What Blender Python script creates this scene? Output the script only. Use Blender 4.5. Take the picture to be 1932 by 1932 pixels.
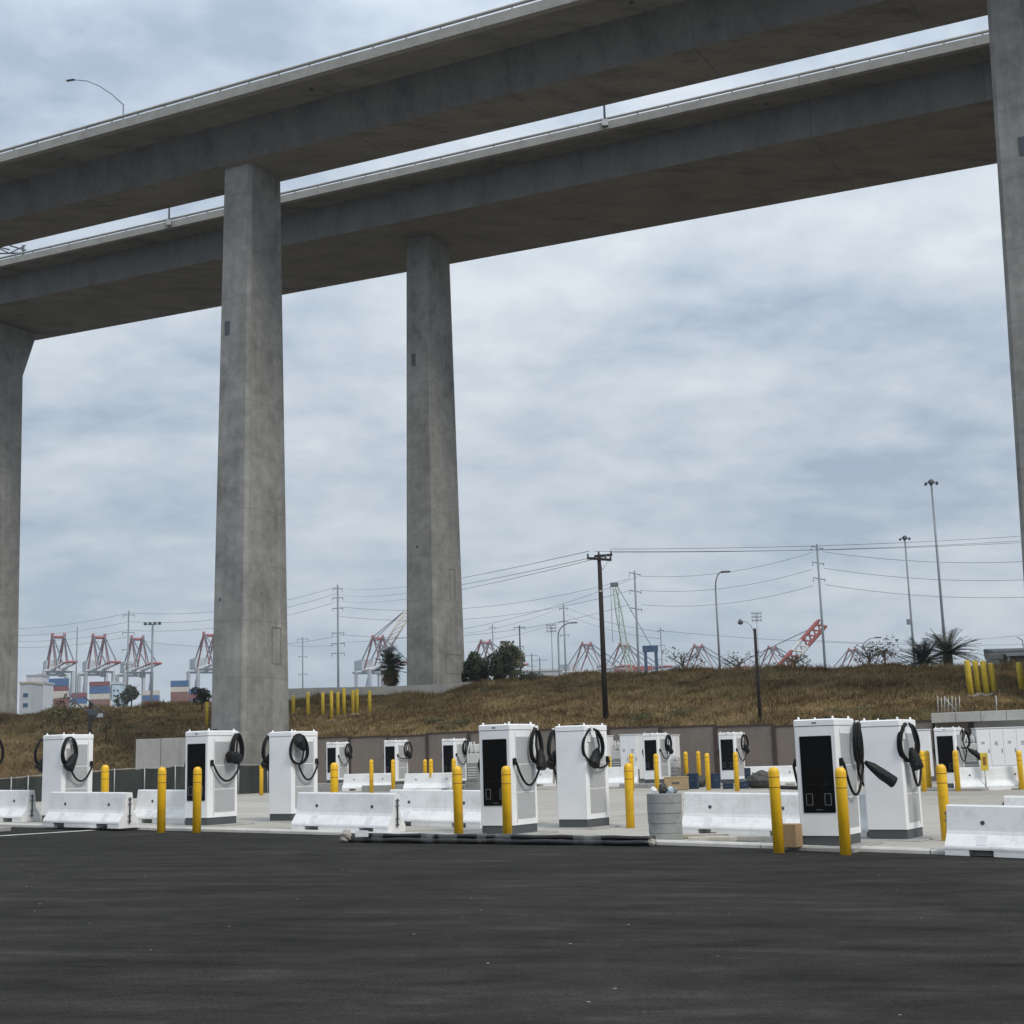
import bpy, math, random
import numpy as np
from mathutils import Vector, Matrix

for o in list(bpy.data.objects):
    bpy.data.objects.remove(o)
scene = bpy.context.scene
col = scene.collection
rnd = random.Random(7)

# ------------------------------------------------------------------ camera
EYE = 1.85
FOC, MID = 2600.0, 966.0                      # focal length and centre of a 1932-pixel picture
PITCH, ROLL = math.radians(10.08), math.radians(1.7)
FW = np.array([0, math.cos(PITCH), math.sin(PITCH)])
U0 = np.cross([1., 0, 0], FW)
RT = math.cos(ROLL) * np.array([1., 0, 0]) - math.sin(ROLL) * U0
UP = math.sin(ROLL) * np.array([1., 0, 0]) + math.cos(ROLL) * U0
cd = bpy.data.cameras.new('camera')
cam = bpy.data.objects.new('camera', cd)
col.objects.link(cam)
cd.sensor_width = 36.0
cd.lens = FOC / (2 * MID) * 36.0
cd.clip_end = 8000
cd.clip_start = 0.1
cam.matrix_world = Matrix(((RT[0], UP[0], -FW[0], 0), (RT[1], UP[1], -FW[1], 0), (RT[2], UP[2], -FW[2], EYE), (0, 0, 0, 1)))
scene.camera = cam

# ------------------------------------------------------------------ world, sun, exposure
SUN_EL, SUN_AZ = math.radians(46), math.radians(142)     # azimuth clockwise from +Y
w = bpy.data.worlds.new('World')
scene.world = w
w.use_nodes = True
nt = w.node_tree
nt.nodes.clear()


def N(tree, t, **kw):
    n = tree.nodes.new(t)
    for k, v in kw.items():
        if k == 'ins':
            for a, b in v.items():
                n.inputs[a].default_value = b
        else:
            setattr(n, k, v)
    return n


def LK(tree, a, b):
    tree.links.new(a, b)


def math_node(tree, op, a, b=None, clamp=False):
    n = tree.nodes.new('ShaderNodeMath')
    n.operation = op
    n.use_clamp = clamp
    for i, v in enumerate((a, b)):
        if v is None:
            continue
        if isinstance(v, (int, float)):
            n.inputs[i].default_value = v
        else:
            tree.links.new(v, n.inputs[i])
    return n.outputs[0]


def ramp(tree, fac, stops):
    n = tree.nodes.new('ShaderNodeValToRGB')
    el = n.color_ramp.elements
    while len(el) < len(stops):
        el.new(0.5)
    for e, (p, c) in zip(el, stops):
        e.position = p
        e.color = (*c, 1) if len(c) == 3 else c
    tree.links.new(fac, n.inputs[0])
    return n.outputs[0]


def mix(tree, fac, a, b, blend='MIX'):
    n = tree.nodes.new('ShaderNodeMix')
    n.data_type = 'RGBA'
    n.blend_type = blend
    for s, v in ((n.inputs[0], fac), (n.inputs[6], a), (n.inputs[7], b)):
        if isinstance(v, (int, float)):
            s.default_value = v
        elif isinstance(v, tuple):
            s.default_value = (*v, 1) if len(v) == 3 else v
        else:
            tree.links.new(v, s)
    return n.outputs[2]


def noise(tree, vec, scale, detail=4, rough=.55, dist=0.0):
    n = tree.nodes.new('ShaderNodeTexNoise')
    n.inputs['Scale'].default_value = scale
    n.inputs['Detail'].default_value = detail
    n.inputs['Roughness'].default_value = rough
    n.inputs['Distortion'].default_value = dist
    if vec is not None:
        tree.links.new(vec, n.inputs['Vector'])
    return n.outputs[0]


def mapping(tree, vec, scale=(1, 1, 1), rot=(0, 0, 0), loc=(0, 0, 0)):
    n = tree.nodes.new('ShaderNodeMapping')
    n.inputs['Scale'].default_value = scale
    n.inputs['Rotation'].default_value = rot
    n.inputs['Location'].default_value = loc
    tree.links.new(vec, n.inputs['Vector'])
    return n.outputs[0]


out = N(nt, 'ShaderNodeOutputWorld')
bg = N(nt, 'ShaderNodeBackground')
bg.inputs['Strength'].default_value = 0.1
LK(nt, bg.outputs[0], out.inputs[0])
sky = N(nt, 'ShaderNodeTexSky', sky_type='NISHITA')
sky.sun_disc = False
sky.sun_elevation = SUN_EL
sky.sun_rotation = SUN_AZ
sky.air_density = 1.0
sky.dust_density = 2.0
tc = N(nt, 'ShaderNodeTexCoord')
sep = N(nt, 'ShaderNodeSeparateXYZ')
LK(nt, tc.outputs['Generated'], sep.inputs[0])
zz = math_node(nt, 'ADD', math_node(nt, 'MAXIMUM', sep.outputs[2], 0.0), 0.26)
cx = math_node(nt, 'DIVIDE', sep.outputs[0], zz)
cy = math_node(nt, 'DIVIDE', sep.outputs[1], zz)
cmb = N(nt, 'ShaderNodeCombineXYZ')
LK(nt, cx, cmb.inputs[0])
LK(nt, cy, cmb.inputs[1])
v1 = mapping(nt, cmb.outputs[0], scale=(.8, 1.4, 1), rot=(0, 0, math.radians(-6)), loc=(9.6, 3.9, 0))
n1 = noise(nt, v1, 1.9, 5, .52, 0.2)
n2 = noise(nt, mapping(nt, cmb.outputs[0], scale=(1.0, 1.12, 1), rot=(0, 0, math.radians(-8)), loc=(7.7, 2.4, 1.3)), 5.0, 9, .58, .1)
n3 = noise(nt, mapping(nt, cmb.outputs[0], loc=(4.1, 3.3, 0)), 0.8, 2, .5)
dens = math_node(nt, 'ADD', math_node(nt, 'MULTIPLY', n1, .50), math_node(nt, 'MULTIPLY', n2, .50))
dens = math_node(nt, 'ADD', dens, math_node(nt, 'MULTIPLY', math_node(nt, 'SUBTRACT', n3, .5), .20))
cloud = ramp(nt, dens, [(.40, (4.0, 4.8, 5.9)), (.47, (5.1, 5.9, 6.9)), (.54, (6.2, 6.9, 7.7)), (.64, (7.7, 8.25, 8.75))])
# towards the horizon the layers merge into an even pale blue
low = math_node(nt, 'SUBTRACT', 1.0, math_node(nt, 'MULTIPLY', math_node(nt, 'MAXIMUM', sep.outputs[2], 0.0), 4.2), True)
cloud = mix(nt, math_node(nt, 'MULTIPLY', low, .6), cloud, (6.2, 7.05, 7.9))
cover = ramp(nt, dens, [(.28, (.80,) * 3), (.5, (.97,) * 3)])
# an overcast dome grows brighter towards the zenith
hi = math_node(nt, 'MAXIMUM', sep.outputs[2], 0.0)
glow = math_node(nt, 'ADD', math_node(nt, 'MULTIPLY', math_node(nt, 'MULTIPLY', hi, hi), .95), 0.61)
gl = N(nt, 'ShaderNodeCombineXYZ')
for i in range(3):
    LK(nt, glow, gl.inputs[i])
cl = mix(nt, 1.0, cloud, gl.outputs[0], 'MULTIPLY')
skyc = mix(nt, cover, sky.outputs[0], cl)
LK(nt, skyc, bg.inputs[0])

sl = bpy.data.lights.new('sun', 'SUN')
sl.energy = 1.5
sl.angle = math.radians(15)
sl.color = (1.0, 0.93, 0.83)
so = bpy.data.objects.new('sun', sl)
col.objects.link(so)
sd = Vector((math.sin(SUN_AZ) * math.cos(SUN_EL), math.cos(SUN_AZ) * math.cos(SUN_EL), math.sin(SUN_EL)))
so.rotation_euler = sd.to_track_quat('Z', 'Y').to_euler()
so.location = (40, -30, 60)

scene.render.engine = 'CYCLES'
scene.view_settings.view_transform = 'Standard'
scene.view_settings.look = 'None'
scene.view_settings.exposure = 0.52
scene.cycles.max_bounces = 6
scene.cycles.diffuse_bounces = 3
scene.cycles.volume_bounces = 0
scene.view_settings.gamma = 1.0
scene.view_settings.use_curve_mapping = False


# ------------------------------------------------------------------ measuring helpers
def ray(x, y):
    return FW + RT * ((x - MID) / FOC) + UP * ((MID - y) / FOC)


def at(x, y, Y):
    """the point seen in direction (x, y) that stands Y metres down range"""
    d = ray(x, y)
    p = d * (Y / d[1])
    return Vector((p[0], p[1], p[2] + EYE))


GC = (-3.70097030e-02, 5.36880937e-04, 1.04211346e-02, -8.35564374e-05)


def lot_z(x, y):
    x = max(-26., min(26., x))
    y = max(0., min(74., y))
    return GC[0] * x + GC[1] * x * y + GC[2] * y + GC[3] * y * y


def on_lot(x, y, dz=0.0):
    d = ray(x, y)
    lo, hi = 3.0, 120.0
    Y = lo
    while Y < hi:
        p = d * (Y / d[1])
        if p[2] + EYE <= lot_z(p[0], p[1]) + dz:
            break
        Y += 0.02
    p = d * (Y / d[1])
    return Vector((p[0], p[1], p[2] + EYE))


def ipol(t, tab):
    if t <= tab[0][0]:
        return tab[0][1]
    for (a, va), (b, vb) in zip(tab, tab[1:]):
        if t <= b:
            f = (t - a) / (b - a)
            return va + (vb - va) * f
    return tab[-1][1]


def wall_y(t):
    return 75.33 / (1 + .806 * t)


TOE_Y = [(-.9, 99), (-.19, 98)]
CREST_Y = [(-.9, 130), (-.2, 125), (-.165, 111), (-.06, 107), (.03, 104), (.09, 100), (.205, 93), (.28, 88), (.37, 84), (.9, 74)]
CREST_Z = [(-.9, 6.6), (-.356, 6.75), (-.31, 7.2), (-.26, 7.4), (-.2, 7.4), (-.165, 6.6), (-.058, 6.6), (-.033, 7.4), (.03, 7.65), (.09, 7.3),
           (.205, 6.85), (.28, 6.65), (.37, 6.35), (.9, 6.0)]


def sm(a, b, x):
    f = max(0., min(1., (x - a) / (b - a)))
    return f * f * (3 - 2 * f)


def hill_rows(t):
    """toe (y, z) and crest (y, z) of the bank on bearing t = x / y"""
    f = sm(-.196, -.158, t)
    ty = ipol(t, TOE_Y) * (1 - f) + (wall_y(max(t, -.16)) + .25) * f
    tz = (.45) * (1 - f) + (3.15 - .85 * max(0, t + .15)) * f
    return ty, tz, ipol(t, CREST_Y), ipol(t, CREST_Z)


def bump(x, y):
    return (.16 * math.sin(x * .31 + y * .17) + .12 * math.sin(x * .73 - y * .41 + 1.3) + .09 * math.sin(x * 1.37 + y * 1.1 + 2)
            + .06 * math.sin(x * 2.9 - y * 2.3))


def hill_z(x, y):
    t = x / y
    ty, tz, cy_, cz = hill_rows(t)
    if y < ty:
        return -5.0
    k = (y - ty) / (cy_ - ty)
    if k >= 1:
        return max(4.5, cz - .012 * (y - cy_)) + bump(x, y) * max(0, 1 - (k - 1) * 2) * .6
    p = k ** .82
    return tz + (cz - tz) * (p * .8 + sm(0, 1, p) * .2) + bump(x, y) * min(1, k * 6)


def on_hill(px, py):
    d = ray(px, py)
    Y = 58.
    while Y < 160:
        p = d * (Y / d[1])
        if p[2] + EYE <= hill_z(p[0], p[1]):
            break
        Y += .05
    return Vector((p[0], p[1], p[2] + EYE))


# ------------------------------------------------------------------ materials
MATS = {}


def pmat(name, color, rough=.6, metal=0., spec=.5):
    m = bpy.data.materials.new(name)
    m.use_nodes = True
    t = m.node_tree
    b = t.nodes['Principled BSDF']
    b.inputs['Base Color'].default_value = (*color, 1)
    b.inputs['Roughness'].default_value = rough
    b.inputs['Metallic'].default_value = metal
    b.inputs['Specular IOR Level'].default_value = spec
    MATS[name] = m
    return m, t, b


def pos(t):
    return t.nodes.new('ShaderNodeNewGeometry').outputs['Position']


def objc(t):
    return t.nodes.new('ShaderNodeTexCoord').outputs['Object']


def add_bump(t, b, h, strength=.3, dist=.02):
    n = t.nodes.new('ShaderNodeBump')
    n.inputs['Strength'].default_value = strength
    n.inputs['Distance'].default_value = dist
    LK(t, h, n.inputs['Height'])
    LK(t, n.outputs[0], b.inputs['Normal'])


def var_mat(name, color, amt=.25, scale=3., rough=.7, metal=0., spec=.4, stretch=(1, 1, 1), dark=None, bumpy=0., world=True, rvar=.1):
    """a plain paint or stone with grime: noise between two tones of the colour"""
    m, t, b = pmat(name, color, rough, metal, spec)
    v = mapping(t, pos(t) if world else objc(t), scale=stretch)
    a = noise(t, v, scale, 7, .62)
    c2 = noise(t, v, scale * 7.3, 4, .6)
    f = math_node(t, 'ADD', math_node(t, 'MULTIPLY', a, .7), math_node(t, 'MULTIPLY', c2, .3))
    d = dark or tuple(x * (1 - amt) for x in color)
    l = tuple(min(1, x * (1 + amt * .6)) for x in color)
    LK(t, ramp(t, f, [(.33, d), (.5, color), (.68, l)]), b.inputs['Base Color'])
    LK(t, math_node(t, 'ADD', math_node(t, 'MULTIPLY', math_node(t, 'SUBTRACT', a, .5), rvar * 2), rough), b.inputs['Roughness'])
    if bumpy:
        add_bump(t, b, f, bumpy, .02)
    return m


# asphalt: dark, paver streaks along the lanes, loose grit
m, t, b = pmat('asphalt', (.04, .04, .04), .95, 0, .04)
P_ = pos(t)
s1 = noise(t, mapping(t, P_, scale=(.28, 1.5, 1), rot=(0, 0, math.radians(8))), 1.3, 8, .68, .5)
s2 = noise(t, mapping(t, P_, scale=(.34, .95, 1), rot=(0, 0, math.radians(-11)), loc=(4, 2, 0)), 1.0, 8, .68, 1.6)
s3 = noise(t, P_, .16, 5, .55)
s4 = noise(t, P_, 1.7, 6, .7)
fine = noise(t, P_, 38, 4, .75)
gv = t.nodes.new('ShaderNodeTexVoronoi')
gv.inputs['Scale'].default_value = 2.6
LK(t, P_, gv.inputs['Vector'])
f = math_node(t, 'ADD', math_node(t, 'MULTIPLY', s1, .34), math_node(t, 'MULTIPLY', s2, .28))
f = math_node(t, 'ADD', f, math_node(t, 'MULTIPLY', s3, .20))
f = math_node(t, 'ADD', f, math_node(t, 'MULTIPLY', s4, .18))
# curved tyre and roller marks: rings about two turning points
for (cx_, cy_), sc_, am_ in (((-9., -46.), 2.1, .20), ((34., -62.), 1.5, .16)):
    sx_ = t.nodes.new('ShaderNodeSeparateXYZ')
    LK(t, mapping(t, P_, loc=(-cx_, -cy_, 0)), sx_.inputs[0])
    rr_ = math_node(t, 'SQRT', math_node(t, 'ADD', math_node(t, 'MULTIPLY', sx_.outputs[0], sx_.outputs[0]), math_node(t, 'MULTIPLY', sx_.outputs[1], sx_.outputs[1])))
    an_ = math_node(t, 'ARCTAN2', sx_.outputs[1], sx_.outputs[0])
    cc_ = t.nodes.new('ShaderNodeCombineXYZ')
    LK(t, math_node(t, 'MULTIPLY', rr_, sc_), cc_.inputs[0])
    LK(t, math_node(t, 'MULTIPLY', an_, 9.0), cc_.inputs[1])
    ring_ = noise(t, cc_.outputs[0], 1.0, 6, .66, .1)
    f = math_node(t, 'ADD', f, math_node(t, 'MULTIPLY', math_node(t, 'SUBTRACT', ring_, .5), am_))
base = ramp(t, f, [(.37, (.0150, .0144, .0134)), (.455, (.0255, .0244, .0226)), (.53, (.0355, .0338, .0310)), (.62, (.058, .0548, .049))])
base = mix(t, .6, base, ramp(t, fine, [(.3, (.30,) * 3), (.5, (.95,) * 3), (.72, (1.9,) * 3)]), 'MULTIPLY')
grit = math_node(t, 'LESS_THAN', gv.outputs['Distance'], .04)
gate = math_node(t, 'GREATER_THAN', noise(t, P_, 1.3, 2), .52)
base = mix(t, math_node(t, 'MULTIPLY', grit, gate), base, (.30, .29, .27))
LK(t, base, b.inputs['Base Color'])
LK(t, ramp(t, s1, [(.3, (.86,) * 3), (.7, (1.0,) * 3)]), b.inputs['Roughness'])
add_bump(t, b, fine, .5, .006)

# concrete paving (bare, pale and warm, tyre marks)
m, t, b = pmat('apron_concrete', (.36, .34, .30), .85, 0, .3)
P_ = pos(t)
oi = t.nodes.new('ShaderNodeObjectInfo')
a = noise(t, mapping(t, P_, scale=(.15, .9, 1), rot=(0, 0, math.radians(30))), 1.4, 6, .6)
c2 = noise(t, P_, 2.5, 6, .65)
f = math_node(t, 'ADD', math_node(t, 'MULTIPLY', a, .5), math_node(t, 'MULTIPLY', c2, .3))
f = math_node(t, 'ADD', f, math_node(t, 'MULTIPLY', oi.outputs['Random'], .2))
LK(t, ramp(t, f, [(.3, (.27, .25, .215)), (.5, (.36, .34, .30)), (.7, (.44, .42, .38))]), b.inputs['Base Color'])

# cast concrete of the viaduct: lift lines, form boards, water streaks
m, t, b = pmat('bridge_concrete', (.30, .30, .285), .88, 0, .25)
P_ = pos(t)
sp = t.nodes.new('ShaderNodeSeparateXYZ')
LK(t, P_, sp.inputs[0])
big = noise(t, mapping(t, P_, scale=(.30, .30, .26)), 1.0, 7, .64, .5)
stk = noise(t, mapping(t, P_, scale=(2.2, 2.2, .07)), 1.0, 5, .6)
med = noise(t, P_, 1.3, 6, .66)
f = math_node(t, 'ADD', math_node(t, 'MULTIPLY', big, .46), math_node(t, 'MULTIPLY', stk, .18))
f = math_node(t, 'ADD', f, math_node(t, 'MULTIPLY', med, .36))
base = ramp(t, f, [(.35, (.125, .125, .119)), (.45, (.198, .197, .187)), (.55, (.262, .260, .246)), (.67, (.36, .355, .335))])
lift = math_node(t, 'FRACT', math_node(t, 'MULTIPLY', sp.outputs[2], 1 / 3.7))
line = math_node(t, 'LESS_THAN', lift, .018)
lmix = math_node(t, 'MULTIPLY', line, noise(t, mapping(t, P_, scale=(.5, .5, .5)), 1.1, 3))
base = mix(t, math_node(t, 'MULTIPLY', lmix, .75), base, (.13, .13, .125))
hv = math_node(t, 'ADD', math_node(t, 'MULTIPLY', sp.outputs[0], .87), math_node(t, 'MULTIPLY', sp.outputs[1], -.49))
brd = math_node(t, 'LESS_THAN', math_node(t, 'FRACT', math_node(t, 'MULTIPLY', hv, 1 / .61)), .05)
base = mix(t, math_node(t, 'MULTIPLY', math_node(t, 'MULTIPLY', brd, noise(t, mapping(t, P_, scale=(.4, .4, .3)), 1.6, 3)), .62), base, (.15, .15, .143))
LK(t, base, b.inputs['Base Color'])
add_bump(t, b, med, .4, .04)

var_mat('deck_shaded_concrete', (.108, .104, .096), .42, .6, .9, stretch=(1.0, 1.0, .45))  # girder colour darkened throughout: shade below the overhang is put into it
var_mat('soffit_concrete', (.195, .182, .156), .5, .5, .9, stretch=(.5, 1.3, 1))
var_mat('parapet_concrete', (.31, .303, .282), .25, .8, .88)
var_mat('rail_steel', (.20, .21, .20), .2, 3, .55, .5)
var_mat('pad_concrete', (.30, .295, .28), .25, 2.4, .85, bumpy=.15)
var_mat('kerb_concrete', (.50, .49, .46), .22, 2.0, .85)
var_mat('cap_concrete', (.29, .29, .28), .25, .8, .88, stretch=(2, 2, .4))
var_mat('ring_concrete', (.27, .28, .27), .25, 6, .9, bumpy=.3)
var_mat('ledge_concrete', (.40, .39, .36), .2, .9, .88)
m = var_mat('white_concrete', (.74, .75, .75), .10, 2.2, .7, dark=(.60, .605, .60), world=False, bumpy=.08)
t = m.node_tree
b = t.nodes['Principled BSDF']
src = b.inputs['Base Color'].links[0].from_socket
oi = t.nodes.new('ShaderNodeObjectInfo')
shift = t.nodes.new('ShaderNodeVectorMath')
LK(t, objc(t), shift.inputs[0])
LK(t, oi.outputs['Location'], shift.inputs[1])
sc1 = noise(t, mapping(t, shift.outputs[0], scale=(.5, 2, 2.6)), 2.3, 7, .72, .6)
sc2 = noise(t, mapping(t, shift.outputs[0], scale=(5, 5, .5), loc=(3, 1, 2)), 1.6, 5, .65)
dirt = ramp(t, math_node(t, 'ADD', math_node(t, 'MULTIPLY', sc1, .62), math_node(t, 'MULTIPLY', sc2, .38)), [(.51, (0, 0, 0)), (.68, (.36, .36, .36))])
LK(t, mix(t, dirt, src, (.40, .39, .37)), b.inputs['Base Color'])
var_mat('patch_white', (.62, .63, .645), .06, 3, .6, world=False)
# powder coat: nearly even
m, t, b = pmat('cabinet_white', (.80, .81, .81), .38, 0, .5)
v = noise(t, objc(t), 1.7, 4, .5)
LK(t, ramp(t, v, [(.35, (.76, .77, .775)), (.6, (.82, .825, .83))]), b.inputs['Base Color'])
m, t, b = pmat('cabinet_far', (.72, .73, .74), .45, 0, .45)
m, t, b = pmat('plinth_grey', (.075, .082, .085), .55)
m, t, b = pmat('screen_glass', (.003, .003, .0035), .32, 0, .12)
m, t, b = pmat('screen_mark', (.16, .17, .18), .4)
m, t, b = pmat('logo_dark', (.05, .07, .11), .5)
# perforated filter plate
m, t, b = pmat('grille', (.38, .39, .395), .5, .2)
ch = t.nodes.new('ShaderNodeTexVoronoi')
ch.inputs['Scale'].default_value = 55
LK(t, objc(t), ch.inputs['Vector'])
LK(t, ramp(t, ch.outputs['Distance'], [(.18, (.20, .205, .21)), (.42, (.46, .47, .475))]), b.inputs['Base Color'])
m, t, b = pmat('rubber', (.009, .009, .0095), .6, 0, .2)
m, t, b = pmat('bag_plastic', (.007, .0073, .008), .5, 0, .25)
add_bump(t, b, noise(t, objc(t), 14, 4, .6, .5), .8, .03)
m = var_mat('bollard_yellow', (.78, .46, .012), .16, 3.0, .42, 0, .5, world=False, dark=(.62, .36, .012))
m, t, b = pmat('tape_edge', (.20, .095, .012), .5)
var_mat('post_yellow', (.55, .40, .04), .3, 2.5, .6)
var_mat('dark_timber', (.016, .011, .009), .4, 1.5, .8, stretch=(4, 4, .4))
var_mat('steel_grey', (.19, .21, .23), .2, .2, .5, .3)
var_mat('steel_pale', (.33, .36, .39), .15, .3, .5, .2)
var_mat('fixture_dark', (.06, .07, .08), .2, 1., .5)
var_mat('wire_dark', (.045, .05, .055), .1, 1., .6)
var_mat('wall_panel', (.20, .168, .142), .22, .7, .9, stretch=(1, 1, .5))
var_mat('wall_steel', (.060, .042, .034), .4, 2.0, .75)
m, t, b = pmat('mesh_green', (.018, .025, .023), .8)
fo = noise(t, mapping(t, pos(t), scale=(1, 1, .3)), 1.3, 4, .6)
LK(t, ramp(t, fo, [(.35, (.013, .018, .017)), (.65, (.030, .038, .035))]), b.inputs['Base Color'])
var_mat('galvanised', (.34, .35, .35), .2, 2., .5, .4)
var_mat('crane_red', (.30, .062, .050), .2, .05, .6)
var_mat('crane_grey', (.42, .45, .48), .2, .05, .6)
var_mat('crane_dark', (.10, .11, .13), .2, .05, .6)
var_mat('crane_green', (.36, .46, .33), .2, .2, .6)
var_mat('crane_white', (.62, .62, .60), .2, .1, .6)
var_mat('box_blue', (.045, .115, .26), .2, .2, .6)
var_mat('box_maroon', (.19, .055, .055), .2, .2, .6)
var_mat('box_cream', (.50, .46, .40), .15, .2, .6)
var_mat('box_brown', (.20, .09, .065), .2, .2, .6)
var_mat('machine_blue', (.018, .055, .12), .2, .3, .5)
var_mat('pale_blue', (.45, .56, .62), .15, .3, .6)
var_mat('building_pale', (.36, .38, .39), .12, .1, .7)
var_mat('building_white', (.50, .51, .52), .1, .1, .7)
var_mat('roof_tan', (.42, .34, .26), .15, .1, .7)
var_mat('shed_roof', (.11, .12, .115), .25, .6, .7)
var_mat('cardboard', (.36, .245, .13), .15, 5., .85)
var_mat('crate_tan', (.36, .27, .16), .2, 4., .85)
var_mat('case_blue', (.011, .028, .060), .3, 4., .5)
var_mat('tarp_dark', (.055, .052, .048), .5, 3., .6, bumpy=.5)
var_mat('equipment_grey', (.20, .205, .20), .25, 2., .6)
var_mat('equipment_pale', (.46, .465, .455), .2, 1.5, .6)
var_mat('timber_raw', (.46, .43, .37), .25, 3., .85, stretch=(1, 6, 1))
var_mat('pipe_black', (.010, .010, .011), .3, 3., .35)
var_mat('foam_grey', (.30, .28, .25), .35, 8., .9, bumpy=.6)
var_mat('paper_white', (.72, .72, .72), .08, 5., .8)
m, t, b = pmat('clear_wrap', (.55, .57, .58), .2, 0, .6)
b.inputs['Alpha'].default_value = .09
add_bump(t, b, noise(t, pos(t), 18, 4, .6, .6), 1.0, .03)
var_mat('lane_paint', (.62, .62, .60), .3, 3., .75, dark=(.25, .25, .24))

# dry bank: soil under straw
m, t, b = pmat('dry_bank', (.16, .11, .05), .95, 0, .1)
P_ = pos(t)
a = noise(t, mapping(t, P_, scale=(.6, .6, 1.4)), .30, 7, .66, .5)
c2 = noise(t, P_, 3.0, 5, .7)
f = math_node(t, 'ADD', math_node(t, 'MULTIPLY', a, .65), math_node(t, 'MULTIPLY', c2, .35))
bankc = (ramp(t, f, [(.34, (.050, .034, .016)), (.45, (.11, .076, .034)), (.55, (.19, .138, .064)), (.68, (.27, .21, .11))]))
spb = t.nodes.new('ShaderNodeSeparateXYZ')
LK(t, P_, spb.inputs[0])
# paved port land lies beyond the crest
LK(t, mix(t, math_node(t, 'GREATER_THAN', spb.outputs[1], 150.0), bankc, (.12, .12, .118)), b.inputs['Base Color'])
add_bump(t, b, c2, .6, .15)
# straw blades
m, t, b = pmat('dry_grass', (.2, .14, .06), .9, 0, .1)
g = t.nodes.new('ShaderNodeNewGeometry')
a = noise(t, mapping(t, g.outputs['Position'], scale=(.6, .6, 1.2)), .42, 8, .70, .6)
f = math_node(t, 'ADD', math_node(t, 'MULTIPLY', a, .78), math_node(t, 'MULTIPLY', g.outputs['Random Per Island'], .22))
straw = ramp(t, f, [(.35, (.060, .040, .018)), (.44, (.118, .083, .040)), (.53, (.195, .140, .070)), (.64, (.295, .224, .122))])
gr = ramp(t, noise(t, mapping(t, g.outputs['Position'], loc=(9, 4, 0)), .16, 5, .6), [(.54, (0, 0, 0)), (.70, (.55, .55, .55))])
LK(t, mix(t, gr, straw, (.10, .098, .040)), b.inputs['Base Color'])
# leaves
def leaf_mat(name, d, l):
    m, t, b = pmat(name, d, .7, 0, .3)
    g = t.nodes.new('ShaderNodeNewGeometry')
    a = noise(t, g.outputs['Position'], .9, 3, .5)
    f = math_node(t, 'ADD', math_node(t, 'MULTIPLY', a, .6), math_node(t, 'MULTIPLY', g.outputs['Random Per Island'], .4))
    LK(t, ramp(t, f, [(.3, d), (.75, l)]), b.inputs['Base Color'])


leaf_mat('leaf_dark', (.014, .019, .010), (.045, .055, .024))
leaf_mat('leaf_olive', (.045, .045, .018), (.10, .09, .040))
leaf_mat('palm_green', (.022, .028, .014), (.065, .075, .035))
leaf_mat('palm_dead', (.11, .075, .035), (.22, .16, .085))
var_mat('bark', (.085, .065, .045), .3, 3., .9)


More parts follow.
